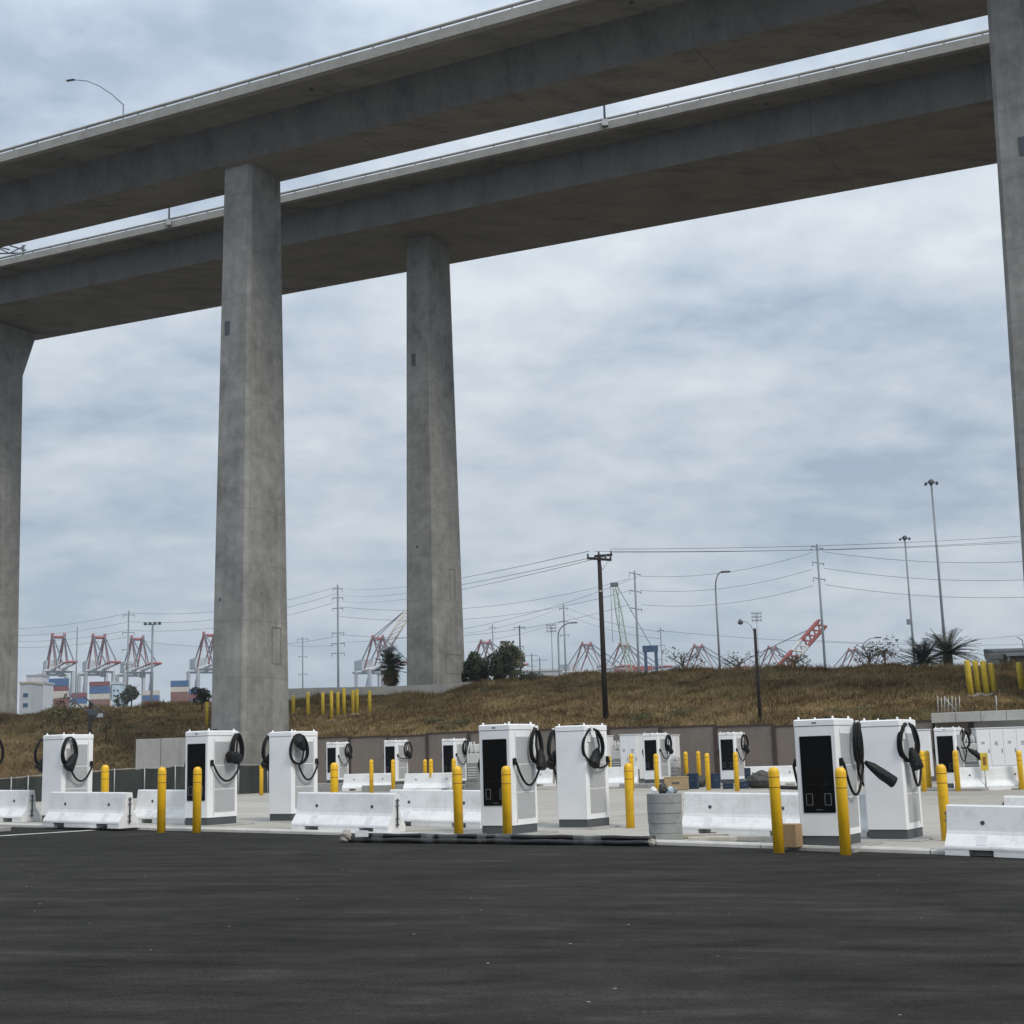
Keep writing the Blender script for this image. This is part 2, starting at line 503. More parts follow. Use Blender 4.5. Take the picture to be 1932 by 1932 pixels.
# ------------------------------------------------------------------ mesh helpers
class MB:
    def __init__(self):
        self.v, self.f, self.s = [], [], []

    def add(self, vs, fs, smooth=False):
        o = len(self.v)
        self.v += [tuple(p) for p in vs]
        self.f += [tuple(i + o for i in q) for q in fs]
        self.s += [smooth] * len(fs)
        return self

    def box(self, c, d, rot=None):
        x, y, z = d[0] / 2, d[1] / 2, d[2] / 2
        vs = [Vector((a * x, b_ * y, c_ * z)) for a in (-1, 1) for b_ in (-1, 1) for c_ in (-1, 1)]
        if rot is not None:
            vs = [rot @ p for p in vs]
        vs = [p + Vector(c) for p in vs]
        return self.add(vs, [(0, 1, 3, 2), (4, 6, 7, 5), (0, 4, 5, 1), (2, 3, 7, 6), (0, 2, 6, 4), (1, 5, 7, 3)])

    def bevel_box(self, c, d, e=.02):
        """box with chamfered vertical and horizontal edges"""
        x, y, z = d[0] / 2, d[1] / 2, d[2] / 2
        rings = []
        for zz_, ins in ((-z, e), (-z + e, 0), (z - e, 0), (z, e)):
            X, Y = x - ins, y - ins
            k = e
            rings.append([(X, -Y + k), (X, Y - k), (X - k, Y), (-X + k, Y), (-X, Y - k), (-X, -Y + k), (-X + k, -Y), (X - k, -Y)])
        vs = [(p[0] + c[0], p[1] + c[1], zz_ + c[2]) for r, zz_ in zip(rings, (-z, -z + e, z - e, z)) for p in r]
        fs = []
        for i in range(3):
            for j in range(8):
                fs.append((i * 8 + j, i * 8 + (j + 1) % 8, i * 8 + 8 + (j + 1) % 8, i * 8 + 8 + j))
        fs.append(tuple(reversed(range(8))))
        fs.append(tuple(range(24, 32)))
        return self.add(vs, fs)

    def tube(self, path, r, n=8, closed=False, cap=True):
        pts = [Vector(p) for p in path]
        m_ = len(pts)
        rr = r if isinstance(r, (list, tuple)) else [r] * m_
        vs, fs = [], []
        prev = None
        for i, p in enumerate(pts):
            if closed:
                d = pts[(i + 1) % m_] - pts[i - 1]
            else:
                d = pts[min(i + 1, m_ - 1)] - pts[max(i - 1, 0)]
            if d.length < 1e-9:
                d = Vector((0, 0, 1))
            d.normalize()
            if prev is None:
                a = Vector((0, 0, 1)) if abs(d.z) < .9 else Vector((1, 0, 0))
                prev = d.cross(a).normalized()
            prev = (prev - d * prev.dot(d))
            if prev.length < 1e-6:
                prev = d.orthogonal()
            prev.normalize()
            b_ = d.cross(prev)
            for j in range(n):
                an = 2 * math.pi * j / n
                vs.append(p + (prev * math.cos(an) + b_ * math.sin(an)) * rr[i])
        k = m_ if closed else m_ - 1
        for i in range(k):
            a, c = i * n, ((i + 1) % m_) * n
            for j in range(n):
                fs.append((a + j, a + (j + 1) % n, c + (j + 1) % n, c + j))
        self.add(vs, fs, n > 4)
        if cap and not closed:
            o = len(self.v) - len(vs)
            self.f += [tuple(o + j for j in reversed(range(n))), tuple(o + (m_ - 1) * n + j for j in range(n))]
            self.s += [False, False]
        return self

    def lathe(self, prof, n=20, c=(0, 0, 0)):
        vs, fs = [], []
        for r, z in prof:
            for j in range(n):
                an = 2 * math.pi * j / n
                vs.append((c[0] + r * math.cos(an), c[1] + r * math.sin(an), c[2] + z))
        for i in range(len(prof) - 1):
            for j in range(n):
                fs.append((i * n + j, i * n + (j + 1) % n, (i + 1) * n + (j + 1) % n, (i + 1) * n + j))
        self.add(vs, fs, True)
        o = len(self.v) - len(vs)
        self.f += [tuple(o + j for j in reversed(range(n))), tuple(o + (len(prof) - 1) * n + j for j in range(n))]
        self.s += [False, False]
        return self

    def loft(self, rings, cap=True):
        n = len(rings[0])
        vs = [p for r in rings for p in r]
        fs = []
        for i in range(len(rings) - 1):
            for j in range(n):
                fs.append((i * n + j, i * n + (j + 1) % n, (i + 1) * n + (j + 1) % n, (i + 1) * n + j))
        if cap:
            fs.append(tuple(reversed(range(n))))
            fs.append(tuple((len(rings) - 1) * n + j for j in range(n)))
        return self.add(vs, fs)

    def mesh(self, name, mat):
        me = bpy.data.meshes.new(name)
        me.from_pydata(self.v, [], self.f)
        me.materials.append(MATS[mat])
        me.polygons.foreach_set('use_smooth', self.s)
        me.validate()
        me.update()
        return me

    def build(self, name, mat, parent=None, rel=None):
        if rel is not None:
            r = Vector(rel)
            self.v = [tuple(Vector(p) - r) for p in self.v]
        return link(name, self.mesh(name, mat), parent)


def fix_normals(o):
    import bmesh
    bm = bmesh.new()
    bm.from_mesh(o.data)
    bmesh.ops.recalc_face_normals(bm, faces=bm.faces)
    bm.to_mesh(o.data)
    bm.free()


def link(name, me, parent=None):
    o = bpy.data.objects.new(name, me)
    col.objects.link(o)
    if parent is not None:
        o.parent = parent
    return o


def tag(o, label=None, cat=None, group=None, kind=None):
    for k, v in (('label', label), ('category', cat), ('group', group), ('kind', kind)):
        if v:
            o[k] = v
    return o


def thing(name, label, cat, loc=(0, 0, 0), rz=0., group=None):
    o = bpy.data.objects.new(name, None)
    col.objects.link(o)
    o.location = loc
    o.rotation_euler = (0, 0, rz)
    o.empty_display_size = .2
    return tag(o, label, cat, group)


# ------------------------------------------------------------------ ground, paving, bank
def grid_mesh(name, mat, xs, ys, fz):
    vs = [(x, y, fz(x, y)) for y in ys for x in xs]
    nx = len(xs)
    fs = [(j * nx + i, j * nx + i + 1, (j + 1) * nx + i + 1, (j + 1) * nx + i) for j in range(len(ys) - 1) for i in range(nx - 1)]
    mb = MB().add(vs, fs, True)
    return mb.build(name, mat)


o = grid_mesh('asphalt_road', 'asphalt', [-90 + 2 * i for i in range(91)], [-40 + 2 * i for i in range(73)], lot_z)
tag(o, kind='structure')
var_mat('port_paving', (.11, .11, .108), .25, .05, .9)
o = grid_mesh('ground', 'port_paving', [-1500, -600, -200, -100, 100, 200, 600, 1500], [-800, -300, -60, 98, 300, 800, 1500],
              lambda x, y: -2.5)
tag(o, kind='structure')

# rows run parallel to the viaduct
ROWA = math.radians(-30)
RX = Vector((math.cos(ROWA), math.sin(ROWA), 0))
RM = Vector((-math.sin(ROWA), math.cos(ROWA), 0))
KERB = 24.15
# concrete slabs of the apron, one object each
apron = thing('apron_pavement', None, None)
tag(apron, 'pale concrete paving around the charging islands', None, None, 'structure')


def slab_mesh(a0, a1, m0, m1, name):
    g_ = .012
    pts = []
    na, nm = 3, 3
    mb = MB()
    top, vs = {}, []
    for j in range(nm + 1):
        for i in range(na + 1):
            a = a0 + g_ + (a1 - a0 - 2 * g_) * i / na
            m_ = m0 + g_ + (m1 - m0 - 2 * g_) * j / nm
            p = RX * a + RM * m_
            vs.append((p.x, p.y, lot_z(p.x, p.y) + .055))
    n0 = len(vs)
    fs = []
    W_ = na + 1
    for j in range(nm):
        for i in range(na):
            fs.append((j * W_ + i, j * W_ + i + 1, (j + 1) * W_ + i + 1, (j + 1) * W_ + i))
    rim = [i for i in range(W_)] + [j * W_ + na for j in range(1, nm + 1)] + [nm * W_ + i for i in range(na - 1, -1, -1)] + [j * W_ for j in range(nm - 1, 0, -1)]
    for k in rim:
        vs.append((vs[k][0], vs[k][1], vs[k][2] - .12))
    L_ = len(rim)
    for k in range(L_):
        fs.append((rim[k], n0 + k, n0 + (k + 1) % L_, rim[(k + 1) % L_]))
    return mb.add(vs, fs)


for i, a0 in enumerate(range(-70, 44, 6)):
    mm = KERB + .32
    for j in range(9):
        m1 = mm + 5.6
        c = RX * (a0 + 3) + RM * (mm + 2.8)
        if c.y > 0 and abs(c.x / max(c.y, 1)) < .62 and c.y < 88 and c.y < 80 - .8 * (c.x + 12) + 8:
            slab_mesh(a0, a0 + 6, mm, m1, 'slab').build('slab', 'apron_concrete', apron)
        mm = m1
# kerb of cast blocks along the asphalt
kerb = thing('kerb', None, None)
tag(kerb, 'low concrete kerb strip between asphalt and concrete paving', None, None, 'structure')
for a0 in range(-66, 30, 3):
    if -58 < a0 < 26:
        r1 = []
        for aa in (a0 + .01, a0 + 2.99):
            ring = []
            for mo, dz in ((0, -.05), (0, .05), (.02, .075), (.30, .078), (.30, -.05)):
                p = RX * aa + RM * (KERB + mo)
                ring.append((p.x, p.y, lot_z(p.x, p.y) + dz))
            r1.append(ring)
        k_ = MB().loft(r1).build('kerb_block', 'kerb_concrete', kerb)
        fix_normals(k_)

# painted lane line on the asphalt
def paint_strip(p0, p1, wdt, name, mat='lane_paint', dz=.006):
    d = (p1 - p0)
    d.z = 0
    sd_ = Vector((-d.y, d.x, 0)).normalized() * wdt / 2
    vs, fs = [], []
    for i in range(13):
        c = p0 + d * (i / 12)
        for s_ in (-1, 1):
            q = c + sd_ * s_
            vs.append((q.x, q.y, lot_z(q.x, q.y) + dz))
    for i in range(12):
        fs.append((2 * i, 2 * i + 2, 2 * i + 3, 2 * i + 1))
    o = MB().add(vs, fs).build(name, mat)
    if o.data.polygons[0].normal.z < 0:
        o.data.flip_normals()
    return o


o = paint_strip(on_lot(-60, 1581), on_lot(185, 1566), .2, 'lane_marking')
tag(o, kind='structure')

# the bank
T0, T1 = -.72, .72
cols = [T0 + (T1 - T0) * i / 300 for i in range(301)]
ks = [i / 26 for i in range(27)] + [1.08, 1.25, 1.6, 2.4, 5, 12, 24]
vs, fs = [], []
for t_ in cols:
    ty, tz, cy_, cz = hill_rows(t_)
    for k in ks:
        y = ty + (cy_ - ty) * k + .001
        x = t_ * y
        vs.append((x, y, hill_z(x, y)))
nk = len(ks)
for i in range(300):
    for j in range(nk - 1):
        fs.append((i * nk + j, (i + 1) * nk + j, (i + 1) * nk + j + 1, i * nk + j + 1))
o = MB().add(vs, fs, True).build('hill', 'dry_bank')
tag(o, kind='structure')

# straw on the bank: one mass of blades
R = np.random.default_rng(3)
NT = 78000
tt = R.uniform(-.44, .42, NT)
kk = R.uniform(0.0, 1.12, NT)
V, Fc = [], []
clump = lambda x, y: .5 + .5 * math.sin(x * .8 + 2 * math.sin(y * .5)) * math.sin(y * .9 + 1.5 * math.sin(x * .6))
for t_, k in zip(tt, kk):
    ty, tz, cy_, cz = hill_rows(t_)
    y = ty + (cy_ - ty) * k + .05
    x = t_ * y
    # leave the footing of the near column and the bollard pad clear
    if (x + 17.6) ** 2 + (y - 92) ** 2 < 9:
        continue
    z = hill_z(x, y)
    hgt = (.12 + .28 * clump(x, y)) * R.uniform(.5, 1.25)
    if k > .9:
        hgt *= 1.35
    for b_ in range(4):
        an = R.uniform(0, 6.283)
        ln = R.uniform(.1, .75) * hgt * 1.4
        ox, oy = R.uniform(-.12, .12, 2)
        dx, dy = math.cos(an), math.sin(an)
        wd = .015 + .016 * R.random()
        hh = hgt * R.uniform(.6, 1.15)
        n0 = len(V)
        V.append((x + ox - wd, y + oy, z - .03))
        V.append((x + ox + wd, y + oy, z - .03))
        V.append((x + ox + dx * ln, y + oy + dy * ln, z + hh))
        Fc.append((n0, n0 + 1, n0 + 2))
me = bpy.data.meshes.new('grass')
me.from_pydata(V, [], Fc)
me.materials.append(MATS['dry_grass'])
o = link('grass', me)
tag(o, 'dry golden straw covering the earth bank behind the wall', 'grass', None, 'stuff')


# ------------------------------------------------------------------ viaducts
VU = Vector((-0.87137666, 0.49061463, 0.0))
VN = Vector((0.49061463, 0.87137666, 0.0))
VG = 0.04461


def vp(s, q, z):
    p = VU * s + VN * q
    return Vector((p.x, p.y, z + VG * s))


def viaduct(name, label, sec, par_q, z_par0, z_par1, segs, s0, s1, cols_):
    root = thing(name, label, 'viaduct', vp(cols_[0][0], cols_[0][1], 0) - Vector((0, 0, VG * cols_[0][0])))
    rel = root.location
    n = segs
    for i in range(n):
        a, c = s0 + (s1 - s0) * i / n + .012, s0 + (s1 - s0) * (i + 1) / n - .012
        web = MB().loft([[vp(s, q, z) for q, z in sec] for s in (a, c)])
        o = web.build('girder_segment', 'deck_shaded_concrete', root, rel)
        o.data.materials.append(MATS['soffit_concrete'])
        fix_normals(o)
        for p in o.data.polygons:
            if p.normal.z < -.6:
                p.material_index = 1
    for side, q in ((-1, par_q[0]), (1, par_q[1])):
        for i in range(n):
            a, c = s0 + (s1 - s0) * i / n + .012, s0 + (s1 - s0) * (i + 1) / n - .012
            prof = [(q + side * .06, z_par0 - .02), (q + side * .06, z_par0 + .62), (q - side * .02, z_par0 + .66), (q - side * .22, z_par0 + .66), (q - side * .40, z_par0 + .10), (q - side * .40, z_par0 - .02)]
            o = MB().loft([[vp(s, qq, z) for qq, z in prof] for s in (a, c)]).build('parapet', 'parapet_concrete', root, rel)
            fix_normals(o)
        mb = MB()
        qq = q - side * .10
        mb.tube([vp(s0, qq, z_par1 - .07), vp((s0 + s1) / 2, qq, z_par1 - .07), vp(s1, qq, z_par1 - .07)], .105, 8)
        k = s0 + 1
        while k < s1:
            mb.box(vp(k, qq, (z_par0 + .66 + z_par1 - .1) / 2), (.10, .10, z_par1 - .1 - z_par0 - .62))
            k += 2.5
        mb.build('handrail', 'parapet_concrete', root, rel)
    k = s0 + 7
    while k < s1:
        MB().tube([vp(k, par_q[0] + 1.6, sec[2][1] - .16), vp(k, par_q[0] + 1.6, sec[2][1] + .1)], .16, 10).build('deck_drain', 'fixture_dark', root, rel)
        k += 23
    for (s, q, zb, zt, flare, marks) in cols_:
        ch = .22
        rings = []
        wu, wt = (4.0, 1.75) if s < 20 else (3.0, 2.5)
        lev = [(zb, 4.95, wu), (zt - .0 if not flare else zt - 5.4, 3.42 if not flare else 3.7, wt)]
        if flare:
            lev += [(zt - .55, 6.9, wt), (zt - .30, 6.9, wt)]
        for z, wn, w_ in lev:
            a, c = w_ / 2, wn / 2
            ring = [(a - ch, -c), (a, -c + ch), (a, c - ch), (a - ch, c), (-a + ch, c), (-a, c - ch), (-a, -c + ch), (-a + ch, -c)]
            base = VU * s + VN * q
            rings.append([tuple(base + VU * x + VN * y + Vector((0, 0, z))) for x, y in ring])
        o = MB().loft(rings).build('column', 'bridge_concrete', root, rel)
        fix_normals(o)
        if flare:
            for dq in (-2.2, 0, 2.2):
                p = VU * s + VN * (q + dq) + Vector((0, 0, zt - .06))
                MB().box(p, (1.0, 1.0, .5), Matrix.Rotation(math.radians(-30), 3, 'Z')).build('bearing', 'fixture_dark', root, rel)
        H_ = zt - zb

        def face_pt(side, f, z):
            k = (z - zb) / H_
            wn = 4.95 + (3.42 - 4.95) * k
            if side == 'front':
                return VU * (s + f) + VN * (q - wn / 2 - .004) + Vector((0, 0, z))
            return VU * (s - (wu + (wt - wu) * k) / 2 - .004) + VN * (q + f) + Vector((0, 0, z))
        for kind, side, f, z, w_, h_ in marks:
            c = face_pt(side, f, z)
            ax = VU if side == 'front' else VN
            rot = Matrix.Rotation(math.atan2(ax.y, ax.x), 3, 'Z')
            if kind == 'vent':
                MB().box(c, (w_, .05, h_), rot).build('vent', 'fixture_dark', o, rel)
            else:
                mb = MB()
                for dx, dz, ww, hh in ((-w_ / 2, 0, .05, h_), (w_ / 2, 0, .05, h_), (0, h_ / 2, w_, .05), (0, -h_ / 2, w_, .05)):
                    mb.box(c + ax * dx + Vector((0, 0, dz)), (ww, .04, hh), rot)
                mb.build('access_panel_frame', 'rail_steel', o, rel)
    return root


S0, S1 = -70., 230.
near_sec = [(69.1, 40.26), (68.5, 42.96), (65.62, 43.10), (65.62, 43.34), (76.7, 43.34), (76.7, 43.10), (73.85, 42.96), (73.25, 40.26)]
viaduct('viaduct', 'nearer elevated concrete road deck crossing the top of the picture on tall columns', near_sec, (65.62, 76.7), 43.02, 44.02, 25, S0, S1,
        [(60.3, 71.2, -1.5, 40.30 + VG * 60.3, False,
          [('vent', 'front', .55, 31.2, .42, 1.0), ('panel', 'side', .9, 9.6, .9, 2.4), ('vent', 'front', .7, 12.6, .12, .16)]),
         (9.25, 71.2, -1.5, 40.30 + VG * 9.25, False, [('vent', 'front', -.2, 31.2, .42, 1.0)])])
far_sec = [(91.5, 43.73), (91.6, 46.63), (89.3, 46.80), (89.3, 47.04), (104.8, 47.04), (104.8, 46.80), (102.5, 46.63), (102.6, 43.73)]
viaduct('viaduct', 'farther elevated concrete road deck with broad soffit behind the first deck', far_sec, (89.3, 104.8), 46.72, 47.68, 25, S0, S1,
        [(62.3, 97.0, 4.0, 43.78 + VG * 62.3, False,
          [('vent', 'front', .45, 35.5, .42, 1.1), ('panel', 'side', .6, 16.3, .8, 2.5), ('vent', 'front', .2, 19.3, .2, .2), ('panel', 'side', .4, 9.6, 2.4, 1.6)]),
         (116.4, 97.0, 2.0, 43.78 + VG * 116.4, True, [])])


# lamps on the decks
def deck_lamp(s, q, z, h_, label, arm_dir, grp='street lamps on the viaduct decks'):
    p = vp(s, q, z)
    t_ = thing('street_lamp', label, 'street lamp', p, 0, grp)
    MB().tube([(0, 0, 0), (0, 0, h_ * .5), (0, 0, h_)], [.09, .075, .06], 8).build('pole', 'steel_grey', t_)
    MB().box((0, 0, .2), (.45, .45, .5)).build('base', 'galvanised', t_)
    d = Vector(arm_dir)
    MB().tube([(0, 0, h_ - .05)] + [tuple(d * (4.6 * f) + Vector((0, 0, h_ + 2.9 * (1 - (1 - f) ** 1.7)))) for f in (.25, .5, .75, 1)], [.05, .045, .04, .035, .035], 6).build('arm', 'steel_grey', t_)
    e = d * 4.95 + Vector((0, 0, h_ + 2.93))
    MB().bevel_box((0, 0, 0), (.75, .22, .12), .03).build('lamp_head', 'fixture_dark', t_)
    hd = [c for c in t_.children if c.name.startswith('lamp_head')][0]
    hd.location = e
    hd.rotation_euler = (0, 0, math.atan2(d.y, d.x))
    return t_


pl = at(233, 196, 108)
# stands on the far parapet of the nearer deck
qq = 76.3
r_ = ray(233, 197)
k_ = (qq - 0) / (r_ @ np.array(VN))
pt = Vector((r_ * k_).tolist()) + Vector((0, 0, EYE))
s_l = pt.xy.dot(VU.xy)
deck_lamp(s_l, qq, 43.3, pt.z - (43.3 + VG * s_l), 'slim street lamp with curved arm rising above the nearer deck', (-.97, .25, 0))
for px, lb in ((321, 'street lamp post on farther deck parapet, left of the near column'), (1143, 'street lamp post on farther deck parapet, right of the columns')):
    r_ = ray(px, 425 if px < 500 else 235)
    k_ = 89.2 / (r_ @ np.array(VN))
    pt = Vector((r_ * k_).tolist()) + Vector((0, 0, EYE))
    s_l = pt.xy.dot(VU.xy)
    deck_lamp(s_l, 89.05, 46.9, 6.2, lb, (.49, .87, 0))
# overhead lattice at the left end of the farther deck
r_ = ray(18, 478)
k_ = 100 / (r_ @ np.array(VN))
pt = Vector((r_ * k_).tolist()) + Vector((0, 0, EYE))
gt = thing('sign_gantry', 'dark lattice sign gantry on the farther deck at the left edge', 'gantry', pt)
mb = MB()
for i in range(7):
    a = Vector((-9 + i * 1.8, 0, 0))
    if i < 6:
        b_ = a + Vector((1.8, 0, 0))
        mb.tube([a + Vector((0, 0, .9)), b_ + Vector((0, 0, .9 - .12 * i))], .09, 5)
        mb.tube([a, b_], .09, 5)
        mb.tube([a if i % 2 else a + Vector((0, 0, .9)), b_ + Vector((0, 0, .9)) if i % 2 else b_], .07, 5)
mb.build('truss', 'fixture_dark', gt)
MB().tube([(1.5, 0, -3.5), (1.5, 0, .9)], .14, 6).build('post', 'fixture_dark', gt)

# ------------------------------------------------------------------ charging stations
CW, CD, CH = .76, .98, 2.14


def ring_sec(wx, wy, ch):
    a, c = wx / 2, wy / 2
    return [(a - ch, -c), (a, -c + ch), (a, c - ch), (a - ch, c), (-a + ch, c), (-a, c - ch), (-a, -c + ch), (-a + ch, -c)]


def prism(wx, wy, z0, z1, ch):
    return MB().loft([[(x, y, z0) for x, y in ring_sec(wx, wy, ch)], [(x, y, z1) for x, y in ring_sec(wx, wy, ch)]])


CM = {}
CM['plinth'] = prism(CW - .03, CD - .03, 0, .165, .02).mesh('plinth', 'plinth_grey')
CM['body'] = prism(CW, CD, .165, 2.015, .028).mesh('body', 'cabinet_white')
CM['cap'] = MB().loft([[(x, y, z) for x, y in ring_sec(CW + e, CD + e, .03)] for z, e in ((2.027, .012), (2.12, .012), (2.14, -.03))]).mesh('top_cap', 'cabinet_white')
CM['seam'] = prism(CW - .03, CD - .03, 2.012, 2.03, .02).mesh('cap_seam', 'plinth_grey')
CM['screen'] = MB().bevel_box((0, -CD / 2 - .002, 1.20), (.575, .022, 1.30), .009).mesh('screen', 'screen_glass')
fr = MB()
for sx in (-.165, .165):
    for dx, dz, ww, hh in ((-.055, 0, .009, .19), (.055, 0, .009, .19), (0, .0955, .11, .009), (0, -.0955, .11, .009)):
        fr.box((sx + dx, -CD / 2 - .0145, .775 + dz), (ww, .006, hh))
CM['reader'] = fr.mesh('card_reader_frame', 'screen_mark')
lg = MB()
for i, (dx, ww) in enumerate(((-.05, .02), (-.025, .016), (.0, .02), (.025, .016), (.05, .018))):
    lg.box((dx, -CD / 2 - .0145, .60), (ww, .005, .011))
for dx in (-.17, -.10, .08, .13, .19):
    lg.box((dx, -CD / 2 - .0145, 1.03), (.012, .005, .007))
CM['print'] = lg.mesh('screen_print', 'screen_mark')
lg = MB()
for dx, ww in ((-.03, .022), (-.003, .018), (.026, .026)):
    lg.box((dx, -CD / 2 - .0085, 2.075), (ww, .006, .024))
CM['logo'] = lg.mesh('logo', 'logo_dark')
for sd_ in (-1, 1):
    for i, (z0, z1) in enumerate(((1.36, 1.885), (.815, 1.335), (.285, .79))):
        CM['grille', sd_, i] = MB().box((sd_ * (CW / 2 + .002), .045, (z0 + z1) / 2), (.012, .66, z1 - z0)).mesh('grille_panel', 'grille')
    mb = MB()
    mb.box((sd_ * (CW / 2 + .002), -.315, 1.08), (.007, .012, 1.75))
    CM['doorline', sd_] = mb.mesh('door_seam', 'grille')
    mb = MB()
    mb.box((sd_ * (CW / 2 + .05), .35, 2.03), (.10, .07, .05))
    mb.box((sd_ * (CW / 2 + .012), .35, 1.93), (.02, .14, .30))
    mb.box((sd_ * (CW / 2 + .10), .35, 2.06), (.03, .10, .09))
    CM['hook', sd_] = mb.mesh('cable_hook', 'cabinet_white')
    mb = MB()
    mb.bevel_box((sd_ * (CW / 2 + .03), -.40, 1.40), (.06, .08, .14), .015)
    CM['outlet', sd_] = mb.mesh('cable_outlet', 'rubber')
CM['eye'] = MB().lathe([(.022, 0), (.022, .03), (.012, .045), (.006, .05)], 8).mesh('lifting_eye', 'cabinet_white')
CM['antenna'] = MB().bevel_box((0, 0, .02), (.12, .07, .045), .015).mesh('antenna', 'rubber')


def coil_mesh(sd_, yaw, turns=3, wid=.225, hgt=.345, seed=1, sag=.87):
    """hanging loops of charging cable plus the lead that sags back to its outlet"""
    rr = random.Random(seed)
    hx, hy, hz = sd_ * (CW / 2 + .10), .35, 2.04
    ca, sa = math.cos(yaw), math.sin(yaw)

    def P3(a, b_, off):
        # a: sideways in the plane of the coil, b_: height; the plane turns about the hook
        return (hx + sd_ * (abs(a) * .0) + a * sa * sd_ + off * ca * sd_, hy + a * ca - off * sa, hz + b_)
    pts = []
    n = 26
    ox = [rr.uniform(-.03, .03) for _ in range(turns + 1)]
    for k in range(turns):
        w_, h_ = wid * rr.uniform(.94, 1.04), hgt * rr.uniform(.96, 1.04)
        for i in range(n):
            an = 2 * math.pi * i / n
            f = an / (2 * math.pi)
            off = .042 * (k + f) - .05 + ox[k] * (1 - f) + ox[k + 1] * f
            shape = math.sin(an)
            pts.append(P3(w_ * shape * (1 - .18 * math.cos(an)), -h_ + h_ * math.cos(an) + .02, off * .8 - .02))
    # down from the coil, sag, up to the outlet
    bot = P3(0, -2 * hgt + .03, .0)
    ex = sd_ * (CW / 2 + .075)
    end = (ex, -.40, 1.36)
    low_z = sag
    m_ = 18
    st_ = pts[-1]
    pts.append(P3(-.12, -hgt * 1.0, .05))
    pts.append(P3(-.06, -hgt * 1.7, .06))
    a0 = P3(.02, -2 * hgt - .05, .05)
    for i in range(m_ + 1):
        f = i / m_
        y = a0[1] + (end[1] - a0[1]) * f
        x = a0[0] + (end[0] - a0[0]) * f
        zl = a0[2] + (end[2] - a0[2]) * f
        d = 4 * f * (1 - f)
        pts.append((x, y, zl - d * (min(a0[2], end[2]) - low_z)))
    pts.append((ex - sd_ * .03, -.40, 1.42))
    return MB().tube(pts, .0235, 8).mesh('charging_cable', 'rubber')


def plug_mesh(sd_, style, seed):
    """connector in its black plastic bag"""
    rr = random.Random(seed)
    hx, hy, hz = sd_ * (CW / 2 + .13), .35, 2.04
    if style == 'hang':      # tucked in the coil, pointing down
        p0, d, L_ = Vector((hx, hy - .16, hz - .40)), Vector((sd_ * .05, .42, -.55)), .44
    elif style == 'up':      # lying across the coil
        p0, d, L_ = Vector((hx + sd_ * .02, hy - .16, hz - .36)), Vector((sd_ * .1, .55, .42)), .42
    elif style == 'out':     # swung away to the side
        p0, d, L_ = Vector((hx + sd_ * .06, hy + .02, hz - .66)), Vector((sd_ * .62, .52, -.58)), .62
    elif style == 'front':
        p0, d, L_ = Vector((hx + sd_ * .03, hy + .05, hz - .50)), Vector((sd_ * .05, -.75, -.02)), .42
    else:                    # round nose facing outwards
        p0, d, L_ = Vector((hx + sd_ * .01, hy + .05, hz - .42)), Vector((sd_ * .10, -.12, -.55)), .40
    d.normalize()
    a = d.cross(Vector((sd_, .2, .1))).normalized()
    b_ = d.cross(a)
    rings = []
    for f, w_, t_ in ((0, .03, .03), (.10, .055, .05), (.28, .10, .08), (.62, .125, .10), (.96, .145, .105), (1, .14, .10)):
        c = p0 + d * L_ * f
        ring = []
        for j in range(10):
            an = 2 * math.pi * j / 10
            q = 1 + rr.uniform(-.12, .12)
            ring.append(tuple(c + a * math.cos(an) * w_ * q + b_ * math.sin(an) * t_ * q))
        rings.append(ring)
    mb = MB().loft(rings)
    mb.s = [True] * len(mb.s)
    return mb.mesh('connector', 'bag_plastic')


def charger(label, loc, rz, seed, right=('hang', .1, .87), left=('hang', 0., .9), far=False, group='charging stations on the front islands'):
    t_ = thing('charging_station', label, 'charger', loc, rz, group)
    link('plinth', CM['plinth'], t_)
    link('body', CM['body'], t_)
    cp = link('top_cap', CM['cap'], t_)
    link('cap_seam', CM['seam'], cp)
    link('logo', CM['logo'], cp)
    sc = link('screen', CM['screen'], t_)
    link('card_reader_frame', CM['reader'], sc)
    link('screen_print', CM['print'], sc)
    for sd_ in (-1, 1):
        for i in range(3):
            link('grille_panel', CM['grille', sd_, i], t_)
        link('door_seam', CM['doorline', sd_], t_)
        link('cable_hook', CM['hook', sd_], t_)
        st_, yaw, sag = right if sd_ > 0 else left
        if st_:
            cb = link('charging_cable', coil_mesh(sd_, yaw, 3, seed=seed * 3 + sd_, sag=sag), t_)
            link('connector', plug_mesh(sd_, st_, seed), cb)
            link('cable_outlet', CM['outlet', sd_], cb)
    for sx, sy in ((-1, -1), (-1, 1), (1, -1), (1, 1)):
        e = link('lifting_eye', CM['eye'], t_)
        e.location = (sx * (CW / 2 - .07), sy * (CD / 2 - .08), CH - .002)
    an = link('antenna', CM['antenna'], t_)
    an.location = (.06, .05, CH)
    return t_


TH = math.radians(-32)
CX = Vector((math.cos(TH), math.sin(TH), 0))
CY = Vector((-math.sin(TH), math.cos(TH), 0))


CSC = 1.03


def corner_place(px, py, dz=.085):
    """centre of a cabinet whose near bottom corner (front face / right side) is seen at px, py"""
    p = on_lot(px, py, dz)
    return p - CX * (CW / 2 * CSC) + CY * (CD / 2 * CSC)


